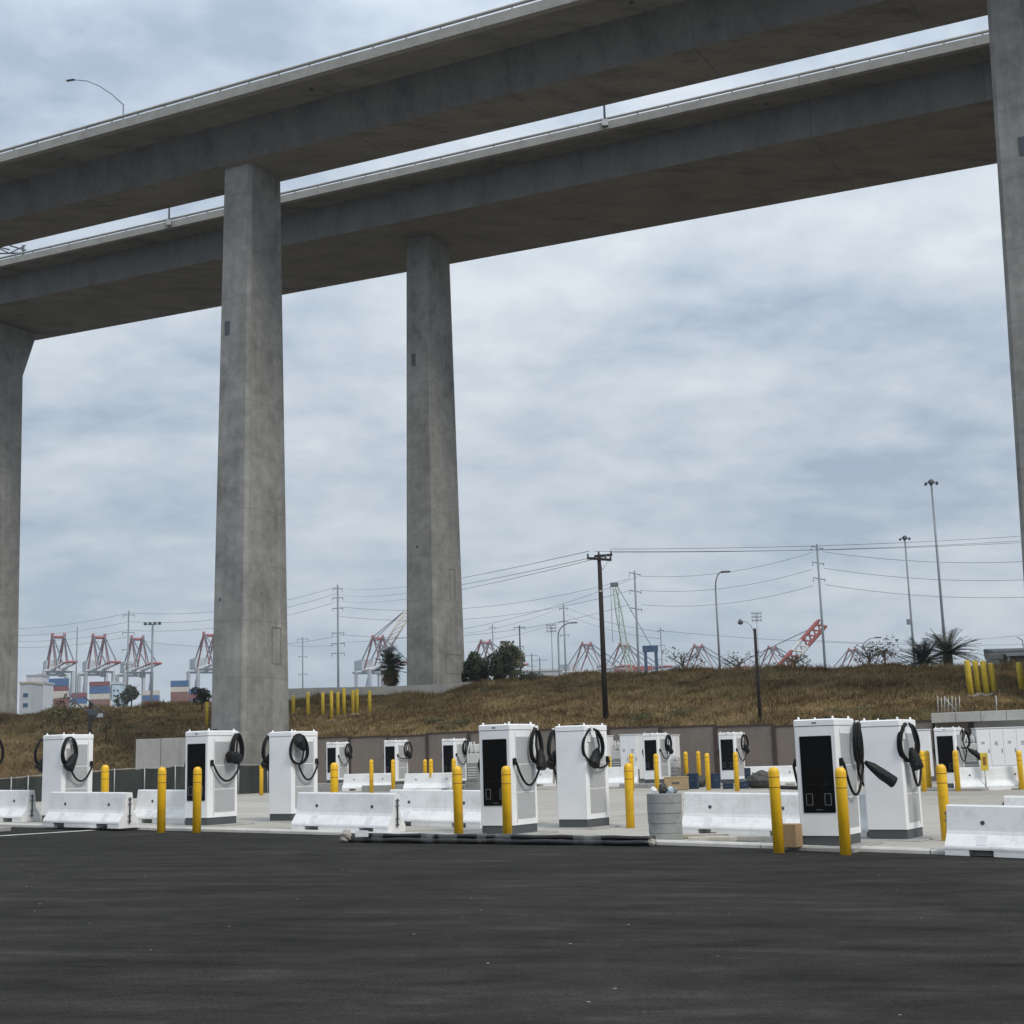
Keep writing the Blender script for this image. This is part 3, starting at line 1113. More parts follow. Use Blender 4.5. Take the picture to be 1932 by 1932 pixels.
CH_SPOTS = [
    # near corner, rear unit?, label, right cable, left cable, seed
    ((392, 1557), 0, 'white charging station with black screen, second island from the left', ('front', -.2, .95), ('hang', 0, .9), 11),
    ((551, 1548.5), 1, 'white charging station showing its blank back, second island from the left', ('hang', 0., .9), ('up', -.4, .93), 12),
    ((968, 1574), 0, 'white charging station with black screen on the middle island', ('nose', -.02, .90), ('hang', 0, .9), 13),
    ((1111, 1561), 1, 'white charging station showing its blank back on the middle island', ('hang', .2, .9), ('hang', -.65, 1.2), 14),
    ((1592, 1596), 0, 'white charging station with black screen on the right island beside a cardboard box', ('out', -.12, .80), ('hang', 0, .9), 15),
    ((1715, 1583), 1, 'white charging station showing its blank back on the right island', ('hang', .3, .9), ('nose', -.5, .9), 16),
    ((190 / 1.6563, 1551), 1, 'white charging station showing its blank back, leftmost island', ('hang', .3, .9), ('hang', .1, .95), 17),
    ((-84, 1565), 0, 'white charging station cut by the left edge, only its black cable shows', ('nose', .35, .9), ('hang', .0, .95), 18),
]
pads = []
for (px, py), rear, lab, rc, lc, sd_ in CH_SPOTS:
    c = corner_place(px, py)
    z = c.z
    charger(lab, (c.x, c.y, z), TH + (math.pi if rear else 0), sd_, rc, lc).scale = (CSC,) * 3
    pads.append((c, rear))
for c, rear in pads:
    g0 = min(lot_z(c.x + a, c.y + b_) for a in (-.8, .8) for b_ in (-.8, .8))
    mb = MB()
    hgt = c.z - g0 + .05
    mb.bevel_box((0, 0, -hgt / 2 - .002), (CW + .62, CD + .62, hgt), .02)
    o = mb.build('concrete_pad', 'pad_concrete')
    o.location = c
    o.rotation_euler = (0, 0, TH)
    tag(o, kind='structure')

# charging stations of the second row
FARC = [(637, 1477, 75., 'farthest white charging station with black screen, leftmost of the second row', 21, ('hang', .2, .9)),
        (748, 1480, 69., 'white charging station with round coiled cable, second from left in the second row', 22, ('hang', .45, 1.2)),
        (858, 1480, 67., 'white charging station in the second row, third from left, beside grey equipment', 23, ('hang', .1, .9)),
        (1240, 1477, 61.5, 'white charging station in the second row among white cabinets, fourth from left', 24, ('hang', .1, 1.0)),
        (1384, 1477, 60.5, 'white charging station in the second row before the blue cases, fifth from left', 25, ('hang', .3, .9)),
        (1797, 1486, 51., 'white charging station in the second row, rightmost, before the white electrical cabinets', 26, ('out', .7, .9))]
ISL = []
for px, py, Y, lab, sd_, rc in FARC:
    p = at(px, py, Y)
    gz_ = lot_z(p.x, p.y) + .05
    charger(lab, (p.x, p.y, p.z), TH, sd_, rc, ('hang', 0, .9), group='charging stations of the second row')
    h_ = max(.12, p.z - gz_ + .15)
    o = MB().bevel_box((0, 0, -h_ / 2 - .002), (2.6, 2.2, h_), .02).build('concrete_pad', 'pad_concrete')
    o.location = p
    o.rotation_euler = (0, 0, TH)
    tag(o, kind='structure')

# ------------------------------------------------------------------ bollards
BH = 1.50
BM = {}
BM['post'] = MB().lathe([(.098, -.25), (.098, 1.385), (.094, 1.43), (.080, 1.465), (.055, 1.49), (.02, 1.5)], 20).mesh('post', 'bollard_yellow')
BM['ring'] = MB().lathe([(.0985, 0), (.1005, .002), (.1005, .014), (.0985, .016)], 20).mesh('tape_edge', 'tape_edge')


def bollard(label, p, group, tilt=0):
    t_ = thing('bollard', label, 'bollard', p, rnd.uniform(0, 6), group)
    link('post', BM['post'], t_)
    for z in (1.315, 1.135):
        r_ = link('tape_edge', BM['ring'], t_)
        r_.location = (0, 0, z)
    t_.rotation_euler = (rnd.uniform(-.006, .006), rnd.uniform(-.006, .006), rnd.uniform(0, 6))
    t_.scale = (.97, .97, .967)
    return t_


NB = [(304, 1571, 'yellow bollard on the asphalt left of the second charging island'),
      (371, 1571, 'yellow bollard before the black screen of the second charging island'),
      (866, 1583, 'yellow bollard by the end of a white barrier, before the middle charging island'),
      (958, 1586, 'yellow bollard covering part of the middle island screen'),
      (1190, 1567, 'yellow bollard standing alone right of the middle charging island'),
      (1470, 1609, 'yellow bollard beside the cardboard box near the right island'),
      (1596, 1613, 'nearest yellow bollard, before the right island screen'),
      (1787, 1592, 'yellow bollard half hidden behind the rightmost near barrier'),
      (197, 1556, 'yellow bollard rising behind the leftmost full white barrier'),
      (631, 1556, 'yellow bollard rising behind the barrier left of the middle island')]
for px, py, lab in NB:
    bollard(lab, on_lot(px, py, .0 if py > 1566 else .055), 'yellow bollards along the front islands')
FB = [(493, 1500, 68, 'slim yellow bollard before the dark green fence, between two front stations'),
      (595, 1497, 67, 'yellow bollard just right of the blank station on the second island'),
      (701, 1492, 66, 'yellow bollard left of the coiled-cable station in the second row'),
      (742, 1492, 66, 'yellow bollard before the coiled-cable station in the second row'),
      (803, 1490, 68, 'yellow bollard behind a short far white barrier, left one of a close pair'),
      (814, 1492, 65, 'yellow bollard before a short far white barrier, right one of a close pair'),
      (857, 1492, 64, 'yellow bollard half hidden behind the near bollard of the middle island'),
      (1027, 1482, 71, 'yellow bollard seen through the gap of the middle island'),
      (1240, 1491, 56.5, 'yellow bollard above the junk on the concrete rings'),
      (1193, 1489, 58, 'yellow bollard mostly hidden behind the lone near bollard'),
      (1296, 1480, 63, 'thin yellow bollard behind the tan crate, left of two blue-case bollards'),
      (1320, 1479, 63, 'thin yellow bollard directly beside the blue cases'),
      (1337, 1491, 55.7, 'thicker yellow bollard before the blue cases'),
      (1391, 1491, 54, 'yellow bollard before the fifth station of the second row'),
      (1744, 1494, 50, 'yellow bollard just right of the rightmost blank station'),
      (1754, 1491, 52, 'yellow bollard half hidden behind another, right of the rightmost blank station'),
      (1808, 1494, 49.5, 'yellow bollard before the rightmost station of the second row'),
      (1929, 1494, 50, 'yellow bollard cut by the right edge of the picture')]
for px, py, Y, lab in FB:
    p = at(px, py, Y)
    p.z = min(p.z, lot_z(p.x, p.y) + .15)
    bollard(lab, p, 'yellow bollards of the second row')

# ------------------------------------------------------------------ white concrete barriers
BL = 2.75


def barrier_parts():
    hw = [(.30, .10), (.30, .13), (.29, .16), (.155, .34), (.135, .40), (.085, .79), (.07, .81)]
    sec_ = [(-a, z) for a, z in hw] + [(a, z) for a, z in reversed(hw)]
    body = MB().loft([[(x, a, z) for a, z in sec_] for x in (-BL / 2, -BL / 2 + .02, BL / 2 - .02, BL / 2)])
    d = {'body': body.mesh('body', 'white_concrete')}
    ft = MB()
    for x0, x1 in ((-BL / 2, -.98), (-.58, .58), (.98, BL / 2)):
        ft.box(((x0 + x1) / 2, 0, .05), (x1 - x0, .59, .101))
    d['feet'] = ft.mesh('foot', 'white_concrete')
    ho = MB()
    d['hole'] = MB().tube([(0, -.01, 0), (0, .02, 0)], .036, 12).mesh('lifting_hole', 'fixture_dark')
    d['patch'] = MB().box((0, 0, 0), (.17, .006, .19), Matrix.Rotation(math.radians(-36.8), 3, 'X')).mesh('patch', 'patch_white')
    pin = MB().tube([(0, 0, .12), (0, 0, .70)], .018, 8)
    for z in (.16, .28, .55, .66):
        pin.tube([(-.07, -.03, z), (0.02, -.035, z), (.035, 0, z), (.02, .035, z), (-.07, .03, z)], .010, 6)
    d['pin'] = pin.mesh('connecting_pin', 'fixture_dark')
    return d


BP = barrier_parts()
tmpo = bpy.data.objects.new('tmp', BP['body'])
fix_normals(tmpo)
bpy.data.objects.remove(tmpo)


def barrier(label, p, rz, group, small=False):
    t_ = thing('concrete_barrier', label, 'barrier', p, rz, group)
    link('body', BP['body'], t_)
    link('foot', BP['feet'], t_)
    for s_ in (-1, 1):
        for x in (-.78, .80):
            h_ = link('lifting_hole', BP['hole'], t_)
            h_.location = (x, s_ * .118, .53)
            if s_ > 0:
                h_.rotation_euler = (0, 0, math.pi)
            if not small:
                k = link('patch', BP['patch'], t_)
                k.location = (x + (.0 if s_ < 0 else .02), s_ * (.2225 + .002), .25)
                if s_ > 0:
                    k.rotation_euler = (0, 0, math.pi)
        q = link('connecting_pin', BP['pin'], t_)
        q.location = (s_ * (BL / 2 + .03), 0, 0)
        if s_ < 0:
            q.rotation_euler = (0, 0, math.pi)
    return t_


def barrier_at(label, px, py, rz, group, end=-1, dz=.06):
    """near bottom edge of one end seen at px, py"""
    a = math.radians(rz)
    ex, ey = Vector((math.cos(a), math.sin(a), 0)), Vector((-math.sin(a), math.cos(a), 0))
    p = on_lot(px, py, dz)
    c = p - ex * end * (BL / 2) + ey * .3
    z0 = lot_z(c.x - ex.x * 1.3, c.y - ex.y * 1.3)
    z1 = lot_z(c.x + ex.x * 1.3, c.y + ex.y * 1.3)
    c.z = (z0 + z1) / 2 + dz
    t_ = barrier(label, c, a, group)
    t_.rotation_euler = (0, -math.atan2(z1 - z0, 2.6), a)
    return t_


GB_ = 'white concrete barriers between the front islands'
barrier_at('white concrete barrier cut by the left edge, its dark end pin showing', 40, 1551, -34, GB_, 1)
barrier_at('leftmost full white concrete barrier, beside the leftmost blank station', 80, 1559, -34, GB_, -1)
barrier_at('white concrete barrier ending behind the second island screen station', 246, 1552, -34, GB_, -1)
barrier_at('white concrete barrier in front of the blank station of the second island', 549, 1566, -34, GB_, -1)
barrier_at('white concrete barrier behind the pipe bundle, ending at the middle island', 906, 1562, -34, GB_, 1)
barrier_at('white concrete barrier between the concrete rings and the cardboard box', 1284, 1572, -34, GB_, -1)
barrier_at('nearest white concrete barrier, in the lower right corner', 1783, 1613, -34, GB_, -1, .01)
barrier_at('white concrete barrier whose top peeks over the nearest barrier', 1893, 1588, -34, GB_, -1)
barrier_at('white concrete barrier mostly hidden behind the right island screen station', 1458, 1573, -34, GB_, -1)
GB2 = 'white concrete barriers of the second row'
for px, py, Y, rz, lab in ((697, 1491, 69, -22, 'far white barrier between the first two stations of the second row'),
                           (816, 1492, 65, -22, 'far white barrier left of the third station of the second row'),
                           (992, 1484, 64, -24, 'far white barrier in the gap of the middle island'),
                           (1150, 1483, 62, -24, 'far white barrier right of the middle island blank station'),
                           (1456, 1482, 61, -10, 'far white barrier left of the right island screen station'),
                           (1873, 1491, 50.5, -6, 'far white barrier before the white electrical cabinets')):
    p = at(px, py, Y)
    p.z = max(p.z, lot_z(p.x, p.y) + .05)
    barrier(lab, p, math.radians(rz), GB2, True)

# ------------------------------------------------------------------ things on the kerb
# wrapped pipe bundle
pa, pb = on_lot(655, 1590, 0), on_lot(1236, 1597, 0)
t_ = thing('pipe_bundle', 'long bundle of black pipes in clear plastic lying along the kerb', 'pipes', pa)
ax = (pb - pa)
for k, (oy, oz, r_) in enumerate(((0, .055, .05), (.11, .055, .05), (.055, .14, .045))):
    sd2 = Vector((-ax.y, ax.x, 0)).normalized()
    pth = []
    for i in range(25):
        f = i / 24
        q = pa + ax * f + sd2 * (oy + .02 * math.sin(i * 1.1 + k))
        q.z = lot_z(q.x, q.y) + oz + .008 * math.sin(i * 1.7 + k * 2)
        pth.append(q)
    MB().tube(pth, r_, 10).build('pipe', 'pipe_black', t_, pa)
for k in range(9):
    f = rnd.uniform(.02, .95)
    L_ = rnd.uniform(.15, .4) / ax.length
    rings = []
    for i in range(5):
        q = pa + ax * (f + L_ * i / 4) + sd2 * .055
        zc = lot_z(q.x, q.y) + .09
        ring = []
        for j in range(12):
            an = 2 * math.pi * j / 12
            rr_ = .118 * rnd.uniform(.93, 1.1)
            ring.append(tuple(q + sd2 * math.cos(an) * rr_ * 1.05 + Vector((0, 0, zc - q.z + math.sin(an) * rr_ * .95))))
        rings.append(ring)
    mb = MB().loft(rings, cap=False)
    mb.s = [True] * len(mb.s)
    mb.build('plastic_wrap', 'clear_wrap', t_, pa)
# crumpled foam at the left end
def lump(c, r_, n=7, m_=10, seed=1, sq=(1, 1, 1)):
    rr = random.Random(seed)
    rings = []
    for i in range(n):
        th = math.pi * (i + .5) / n
        rings.append([(c[0] + sq[0] * r_ * math.sin(th) * math.cos(2 * math.pi * j / m_) * rr.uniform(.75, 1.2), c[1] + sq[1] * r_ * math.sin(th) * math.sin(2 * math.pi * j / m_) * rr.uniform(.75, 1.2), c[2] + sq[2] * r_ * math.cos(th) * rr.uniform(.8, 1.15)) for j in range(m_)])
    mb = MB().loft(rings)
    return mb


lump((-.02, 0, .12), .13, seed=4).build('foam_end', 'foam_grey', t_)
MB().box((.30, -.12, .17), (.28, .02, .12), Matrix.Rotation(math.radians(-22), 3, 'Z')).build('label_tag', 'paper_white', t_)
q = pb - pa
lump((q.x - .05, q.y, q.z + .07), .075, seed=8).build('plastic_end', 'foam_grey', t_)
o = MB().bevel_box((0, 0, .045), (.36, .2, .10), .015).build('foam_block', 'paper_white')
o.location = on_lot(868, 1587, 0)
o.rotation_euler = (0, 0, math.radians(-20))
tag(o, 'small white foam block at the foot of a yellow bollard', 'foam block')

# concrete rings with junk on top
pr = on_lot(1257, 1590, 0)
t_ = thing('concrete_ring_stack', 'stack of grey concrete rings with junk on top, left of a white barrier', 'concrete rings', pr)
z = 0
for i in range(5):
    r_ = .325 + rnd.uniform(-.006, .006) - .003 * (4 - i) * 0
    rad = .315 + .006 * (5 - i) * 0 + .005 * i
    hh = .182
    rg = MB().lathe([(rad - .006, z + .001), (rad, z + .007), (rad, z + hh - .006), (rad - .006, z + hh)], 40, (rnd.uniform(-.008, .008), rnd.uniform(-.008, .008), 0))
    rg.s = [False] * len(rg.s)
    rg.build('ring', 'ring_concrete', t_)
    z += hh + .003
for k, (dx, dy, s_, mat_, nm, lab, cat) in enumerate(((-.2, -.06, .085, 'paper_white', 'crumpled_paper', 'crumpled white paper on the concrete rings', 'paper'),
                                             (-.02, -.02, .13, 'tarp_dark', 'rag', 'dark rag heaped on the concrete rings', 'rag'),
                                             (.12, -.08, .085, 'pale_blue', 'plastic_bag', 'pale blue plastic bag on the concrete rings', 'bag'),
                                             (.22, .03, .075, 'equipment_grey', 'work_glove', 'grey work glove at the edge of the concrete rings', 'glove'))):
    s_ *= .78
    o = lump((0, 0, s_ * .8), s_, seed=30 + k, sq=(1, 1, 1.1)).build(nm, mat_)
    o.location = pr + Vector((dx, dy, z))
    tag(o, lab, cat)
# cardboard box
pc = on_lot(1497, 1599, .06)
t_ = thing('cardboard_box', 'brown cardboard box between a yellow bollard and the right island', 'box', pc + Vector((0, .12, 0)), math.radians(-38))
MB().bevel_box((0, 0, .20), (.30, .26, .40), .006).build('carton', 'cardboard', t_)
MB().box((-.152, -.0, .33), (.004, .07, .13)).build('shipping_label', 'paper_white', t_)
MB().box((0, 0, .402), (.302, .05, .004)).build('packing_tape', 'crate_tan', t_)
# timber skids under the barrier
for k, (px, py, a, L_, lab) in enumerate(((1320, 1581, -16, 1.1, 'pale timber skid left under the barrier by the concrete rings'),
                                     (1400, 1586, -33, 1.5, 'long pale timber skid before the barrier by the concrete rings'),
                                     (1345, 1587, -20, .9, 'short pale timber skid nearest the asphalt by the concrete rings'))):
    o = MB().bevel_box((0, 0, .04), (L_, .14, .08), .008).build('timber_skid', 'timber_raw')
    o.location = on_lot(px, py, .07)
    o.rotation_euler = (0, 0, math.radians(a))
    tag(o, lab, 'timber', 'timber skids by the kerb')


# ------------------------------------------------------------------ equipment behind the second row
def cabinet(label, x0, x1, y0, y1, Y, depth, rz, doors, mat='cabinet_far', name='electrical_cabinet', marks=True, group='electrical cabinets'):
    pb_ = at((x0 + x1) / 2, y1, Y)
    wpx = abs(x1 - x0) * Y / FOC
    h_ = (y1 - y0) * Y / FOC
    t_ = thing(name, label, 'cabinet', pb_, math.radians(rz), group)
    MB().bevel_box((0, 0, h_ / 2 + .05), (wpx, depth, h_ - .1), .02).build('body', mat, t_)
    MB().box((0, 0, .04), (wpx - .04, depth - .04, .10)).build('plinth', 'plinth_grey', t_)
    MB().box((0, 0, h_ + .012), (wpx + .06, depth + .06, .035)).build('roof', mat, t_)
    dw = wpx / doors
    for i in range(doors):
        cxx = -wpx / 2 + dw * (i + .5)
        d = MB().bevel_box((cxx, -depth / 2 - .006, h_ / 2 + .08), (dw - .035, .025, h_ - .30), .008).build('door', mat, t_)
        MB().box((cxx + dw * .38, -depth / 2 - .03, h_ * .48), (.025, .03, .16)).build('handle', 'equipment_grey', d)
        if marks:
            mb = MB()
            for k in range(2 + (i % 2)):
                mb.box((cxx - .02, -depth / 2 - .0205, h_ * .68 - k * .06), (.13, .005, .025))
            mb.build('door_label', 'logo_dark', d)
    return t_


cabinet('row of white electrical cabinets with labelled doors at the right edge', 1846, 1940, 1376, 1455, 58, 1.0, -8, 4)
cabinet('tall white cabinet behind the rightmost station of the second row', 1735, 1761, 1380, 1470, 56, .9, -20, 1, marks=False)
cabinet('pair of white cabinets left of the fourth station of the second row', 1178, 1212, 1389, 1474, 66, .9, -25, 2)
cabinet('narrow white cabinet just right of the fourth station of the second row', 1264, 1281, 1390, 1472, 66, .8, -25, 1)
cabinet('slim white cabinet close to the middle island blank station', 1143, 1156, 1391, 1474, 70, .7, -25, 1, marks=False)


def skid(label, x0, x1, y0, y1, Y, rz):
    """grey power equipment: base frame, lower cubicle, louvred upper part, conduits"""
    p = at((x0 + x1) / 2, y1, Y)
    w_, h_ = (x1 - x0) * Y / FOC, (y1 - y0) * Y / FOC
    t_ = thing('power_equipment', label, 'equipment', p, math.radians(rz), 'grey power equipment by the back wall')
    MB().bevel_box((0, 0, h_ * .08), (w_ * 1.08, .8, h_ * .16), .02).build('base', 'equipment_grey', t_)
    MB().bevel_box((0, 0, h_ * .34), (w_ * .86, .6, h_ * .34), .02).build('cubicle', 'equipment_grey', t_)
    for i in range(5):
        MB().box((0, -.31, h_ * (.24 + i * .05)), (w_ * .7, .03, h_ * .025)).build('louver', 'equipment_pale', t_)
    MB().bevel_box((w_ * .02, 0, h_ * .62), (w_ * .92, .55, h_ * .2), .02).build('junction_box', 'equipment_pale', t_)
    MB().bevel_box((w_ * .1, 0, h_ * .82), (w_ * .7, .45, h_ * .17), .04).build('head', 'equipment_pale', t_)
    for dx in (-.36, -.12, .3):
        MB().tube([(w_ * dx, -.2, h_ * .5), (w_ * dx, -.24, h_ * .75), (w_ * dx * .5, -.2, h_ * .95)], .035, 6).build('conduit', 'equipment_pale', t_)
    return t_


skid('grey power equipment partly hidden by the middle island screen station', 884, 908, 1398, 1490, 64, -20)
skid('grey power equipment between the middle island and the white cabinet pair', 1157, 1178, 1396, 1474, 68, -20)
skid('grey power equipment beside the rightmost station of the second row', 1820, 1846, 1385, 1452, 58, -15)
skid('grey power equipment box right of the fourth station of the second row', 1268, 1284, 1425, 1474, 63, -20)
# yellow warning label boards on the equipment
for px, py, Y, lab in ((1148, 1440, 62.2, 'small yellow warning board by the middle island blank station'), (1857, 1437, 50.2, 'small yellow warning board before the white electrical cabinets')):
    p = at(px, py, Y)
    t_ = thing('warning_board', lab, 'sign', p, 0, 'yellow warning boards')
    MB().bevel_box((0, 0, 0), (.26, .03, .62), .01).build('board', 'post_yellow', t_)
    MB().box((0, -.018, .02), (.12, .006, .3)).build('symbol', 'tape_edge', t_)
    MB().tube([(0, .03, -.31), (0, .03, -.95)], .02, 6).build('stake', 'galvanised', t_)

# loose site goods by the fifth station
def goods(name, mat, label, cat, px, py, Y, d, rz=0, shape='box', seed=1):
    p = at(px, py, Y)
    if shape == 'box':
        t_ = thing(name, label, cat, p, math.radians(rz))
        MB().bevel_box((0, 0, d[2] / 2), d, min(d) * .06).build('shell', mat, t_)
        MB().bevel_box((0, 0, d[2] + .02), (d[0] * 1.02, d[1] * 1.02, .05), .01).build('lid', mat, t_)
        MB().box((0, -d[1] / 2 - .012, d[2] * .6), (d[0] * .3, .02, d[2] * .12)).build('handle', 'fixture_dark', t_)
    else:
        o = lump((0, 0, d[2] * .5), .5, seed=seed, sq=d).build(name, mat)
        o.location = p
        tag(o, label, cat)


goods('wooden_crate', 'crate_tan', 'tan wooden crate on the paving below the fourth station', 'crate', 1277, 1491, 57, (.95, .6, .5), -12)
goods('tool_case', 'case_blue', 'taller blue tool case between two thin yellow bollards', 'case', 1309, 1489, 58, (.40, .35, .60), -20)
goods('tool_case', 'case_blue', 'dark blue tool case behind the thicker yellow bollard', 'case', 1350, 1488, 58, (.34, .35, .58), 10)
goods('tool_case', 'case_blue', 'low blue tool case before the fifth station', 'case', 1374, 1490, 57, (.40, .35, .22), -5)
goods('tool_case', 'case_blue', 'small blue tool case left of the dark tarp heap', 'case', 1404, 1490, 57, (.36, .35, .28), 8)
goods('water_jug', 'case_blue', 'small blue jug standing against the far barrier', 'jug', 1411, 1470, 59, (.22, .2, .42), 8)
goods('tarp_heap', 'tarp_dark', 'dark tarp heap before the far white barrier', 'tarp', 1437, 1490, 57, (1.15, .9, .75), 0, 'lump', 5)
goods('cable_reel_heap', 'tarp_dark', 'dark heap of cable behind the tan crate', 'cable', 1300, 1489, 60, (1.6, .8, .6), 0, 'lump', 6)
# long black pipe lying beside the tarp
a, c = at(1452, 1488, 56), at(1506, 1489, 54)
o = MB().tube([a + Vector((0, 0, .05)), (a + c) / 2 + Vector((0, 0, .06)), c + Vector((0, 0, .05))], .07, 8).build('black_pipe', 'pipe_black', None)
tag(o, 'long black pipe on the paving left of the right island', 'pipe')

# ------------------------------------------------------------------ retaining wall with steel posts
wl = Vector((-12.5, 85.4, 0))
wd_ = Vector((1, -.806, 0)).normalized()
t_ = thing('retaining_wall', 'long brown panelled retaining wall with steel posts below the dry bank', 'wall', wl)
ang = math.atan2(wd_.y, wd_.x)
rotw = Matrix.Rotation(ang, 3, 'Z')
pitch_ = 3.15
TOPS = [(0, 1395), (600, 1394), (795, 1390), (830, 1385), (1150, 1375.5), (1300, 1373), (1500, 1371), (1734, 1363), (1950, 1355)]
for i in range(17):
    c0 = wl + wd_ * pitch_ * i
    c = c0 + wd_ * pitch_ / 2
    px = MID + FOC * c.x / c.y
    # height taken from the sight line over the panel
    lo = at(px, ipol(px, TOPS), c.y).z
    zb = -.4
    mat_ = 'wall_panel' if i < 13 else 'ledge_concrete'
    for z0, z1 in ((zb, lo),):
        MB().box(c + Vector((0, 0, (z0 + z1) / 2)) + Vector((rnd.uniform(-.004, .004), rnd.uniform(-.008, .008), 0)), (pitch_ - .14, .16, z1 - z0), rotw).build('panel', mat_, t_, wl)
    mb = MB()
    for dy in (-.13, .13):
        mb.box(c0 + rotw @ Vector((0, dy, 0)) + Vector((0, 0, (lo + zb) / 2 + .03)), (.22, .025, lo - zb + .1), rotw)
    mb.box(c0 + Vector((0, 0, (lo + zb) / 2 + .03)), (.025, .24, lo - zb + .1), rotw)
    mb.build('post', 'wall_steel', t_, wl)
    c1 = c0 + wd_ * pitch_
    px1 = MID + FOC * c1.x / c1.y
    MB().box(c + Vector((0, 0, lo + .055)), (pitch_, .20, .10), rotw).build('capping', 'wall_steel', t_, wl)

# concrete ledge above the wall at the right
p0, p1 = at(1768, 1363, 59.9), at(1960, 1356, 57.5)
t_ = thing('concrete_ledge', 'pale concrete ledge above the wall at the right edge', 'wall', p0)
dl = (p1 - p0)
aa = math.atan2(dl.y, dl.x)
nn = 4
for i in range(nn):
    c = p0 + dl * ((i + .5) / nn)
    MB().bevel_box((0, 0, 0), (dl.length / nn - .02, .8, .42), .015).build('block', 'ledge_concrete', t_)
    ob = t_.children[-1]
for i, ob in enumerate([c for c in t_.children]):
    c = p0 + dl * ((i + .5) / nn)
    ob.location = c - p0 + Vector((0, .4, .19))
    ob.rotation_euler = (0, 0, aa)
# thin railings standing on the ledge
t_ = thing('railing', 'thin pale metal railing with a diagonal brace on the right ledge', 'railing', at(1770, 1348, 60.1))
b0 = t_.location
for i, px in enumerate((1770, 1777, 1783, 1790, 1797, 1804, 1811)):
    a = at(px, 1348, 60.1)
    top = at(px - 1, 1313 + (i % 2) * 3, 60.1)
    MB().tube([a, top], .022, 6).build('baluster', 'galvanised', t_, b0)
MB().tube([at(1781, 1316, 60.1), at(1806, 1343, 60.1)], .03, 6).build('brace', 'galvanised', t_, b0)
o = MB().tube([at(1881, 1350, 59.0), at(1879, 1312, 59.0)], .025, 6).build('marker_post', 'galvanised')
tag(o, 'thin pale marker post standing alone on the right ledge', 'post')
# dark pole on the wall at the right
o = MB().tube([at(1763, 1400, 60.5) - Vector((0, 0, .5)), at(1760, 1352, 60.5)], .06, 6).build('wall_pole', 'dark_timber')
o = tag(o, 'short dark pole before the wall behind the rightmost station', 'pole')

# ------------------------------------------------------------------ green mesh fence at the left
FP = [(-80, 1517, 66), (20, 1511, 68), (52, 1510, 68.5), (103, 1508, 69), (160, 1506, 70), (215, 1504, 71), (272, 1502, 72), (330, 1499, 73), (395, 1496, 74), (450, 1494, 75), (505, 1491, 76), (560, 1488, 77)]
t_ = thing('mesh_fence', 'dark green screened site fence with pale posts at the left', 'fence', at(-80, 1517, 66))
b0 = t_.location
FT = [(-80, 1473), (20, 1468), (103, 1460), (160, 1457), (215, 1452), (272, 1449), (330, 1445), (450, 1443), (560, 1440)]
tops, bots = [], []
for px, py, Y in FP:
    bt = at(px, py, Y)
    tp = at(px, ipol(px, FT), Y)
    tops.append(tp)
    bots.append(bt)
    MB().tube([bt - Vector((0, 0, .3)), Vector((bt.x, bt.y, tp.z + .06))], .035, 8).build('post', 'galvanised', t_, b0)
for i in range(len(FP) - 1):
    n = 9
    vs, fs = [], []
    for k in range(n + 1):
        f = k / n
        wv = .035 * math.sin(f * 9 + i)
        a = tops[i].lerp(tops[i + 1], f)
        c = bots[i].lerp(bots[i + 1], f)
        sag_ = -.05 * math.sin(math.pi * f)
        vs += [(a.x, a.y + .05 + wv, a.z - .03 + sag_), (c.x, c.y + .05 + wv * 1.5, c.z - .25)]
        vs += [(a.x, a.y + .058 + wv, a.z - .03 + sag_), (c.x, c.y + .058 + wv * 1.5, c.z - .25)]
    for k in range(n):
        o_ = 4 * k
        fs += [(o_, o_ + 1, o_ + 5, o_ + 4), (o_ + 2, o_ + 6, o_ + 7, o_ + 3), (o_, o_ + 4, o_ + 6, o_ + 2)]
    MB().add(vs, fs).build('screen_panel', 'mesh_green', t_, b0)
    MB().tube([tops[i], tops[i + 1]], .022, 6).build('top_rail', 'galvanised', t_, b0)

# pale concrete footing block beside the near column
pc_ = at(350, 1447, 88)
t_ = thing('footing_block', 'grey concrete footing wall left of the near column base', 'wall', (pc_.x, pc_.y, 0))
wb = 6.3
for i in range(4):
    zt_ = at(300, 1394 - .5 * i, 88).z
    MB().bevel_box((-wb / 2 + (i + .5) * wb / 4 + .2, 0, zt_ / 2 - .3), (wb / 4 - .025, 1.6, zt_ + .6), .02).build('block', 'cap_concrete', t_)
# low white wall on the crest
t_ = thing('crest_wall', 'low pale concrete wall along the crest before the farther column', 'wall', at(546, 1318, 112))
b0 = t_.location
CWP = [(520, 1300, 1330, 113), (600, 1297.5, 1330, 112), (680, 1296, 1330, 111), (760, 1294, 1330, 110), (830, 1291, 1330, 109), (890, 1286, 1320, 108)]
for (xa, ta, ba, Ya), (xb, tb, bb, Yb) in zip(CWP, CWP[1:]):
    A_, B_ = at(xa, ta, Ya), at(xb, tb, Yb)
    a2, b2 = at(xa, ba, Ya), at(xb, bb, Yb)
    off = Vector((0, .35, 0))
    o = MB().loft([[a2, A_, A_ + off, a2 + off], [b2 - Vector((.02, 0, 0)), B_ - Vector((.02, 0, 0)), B_ + off - Vector((.02, 0, 0)), b2 + off - Vector((.02, 0, 0))]]).build('section', 'ledge_concrete', t_, b0)
    fix_normals(o)

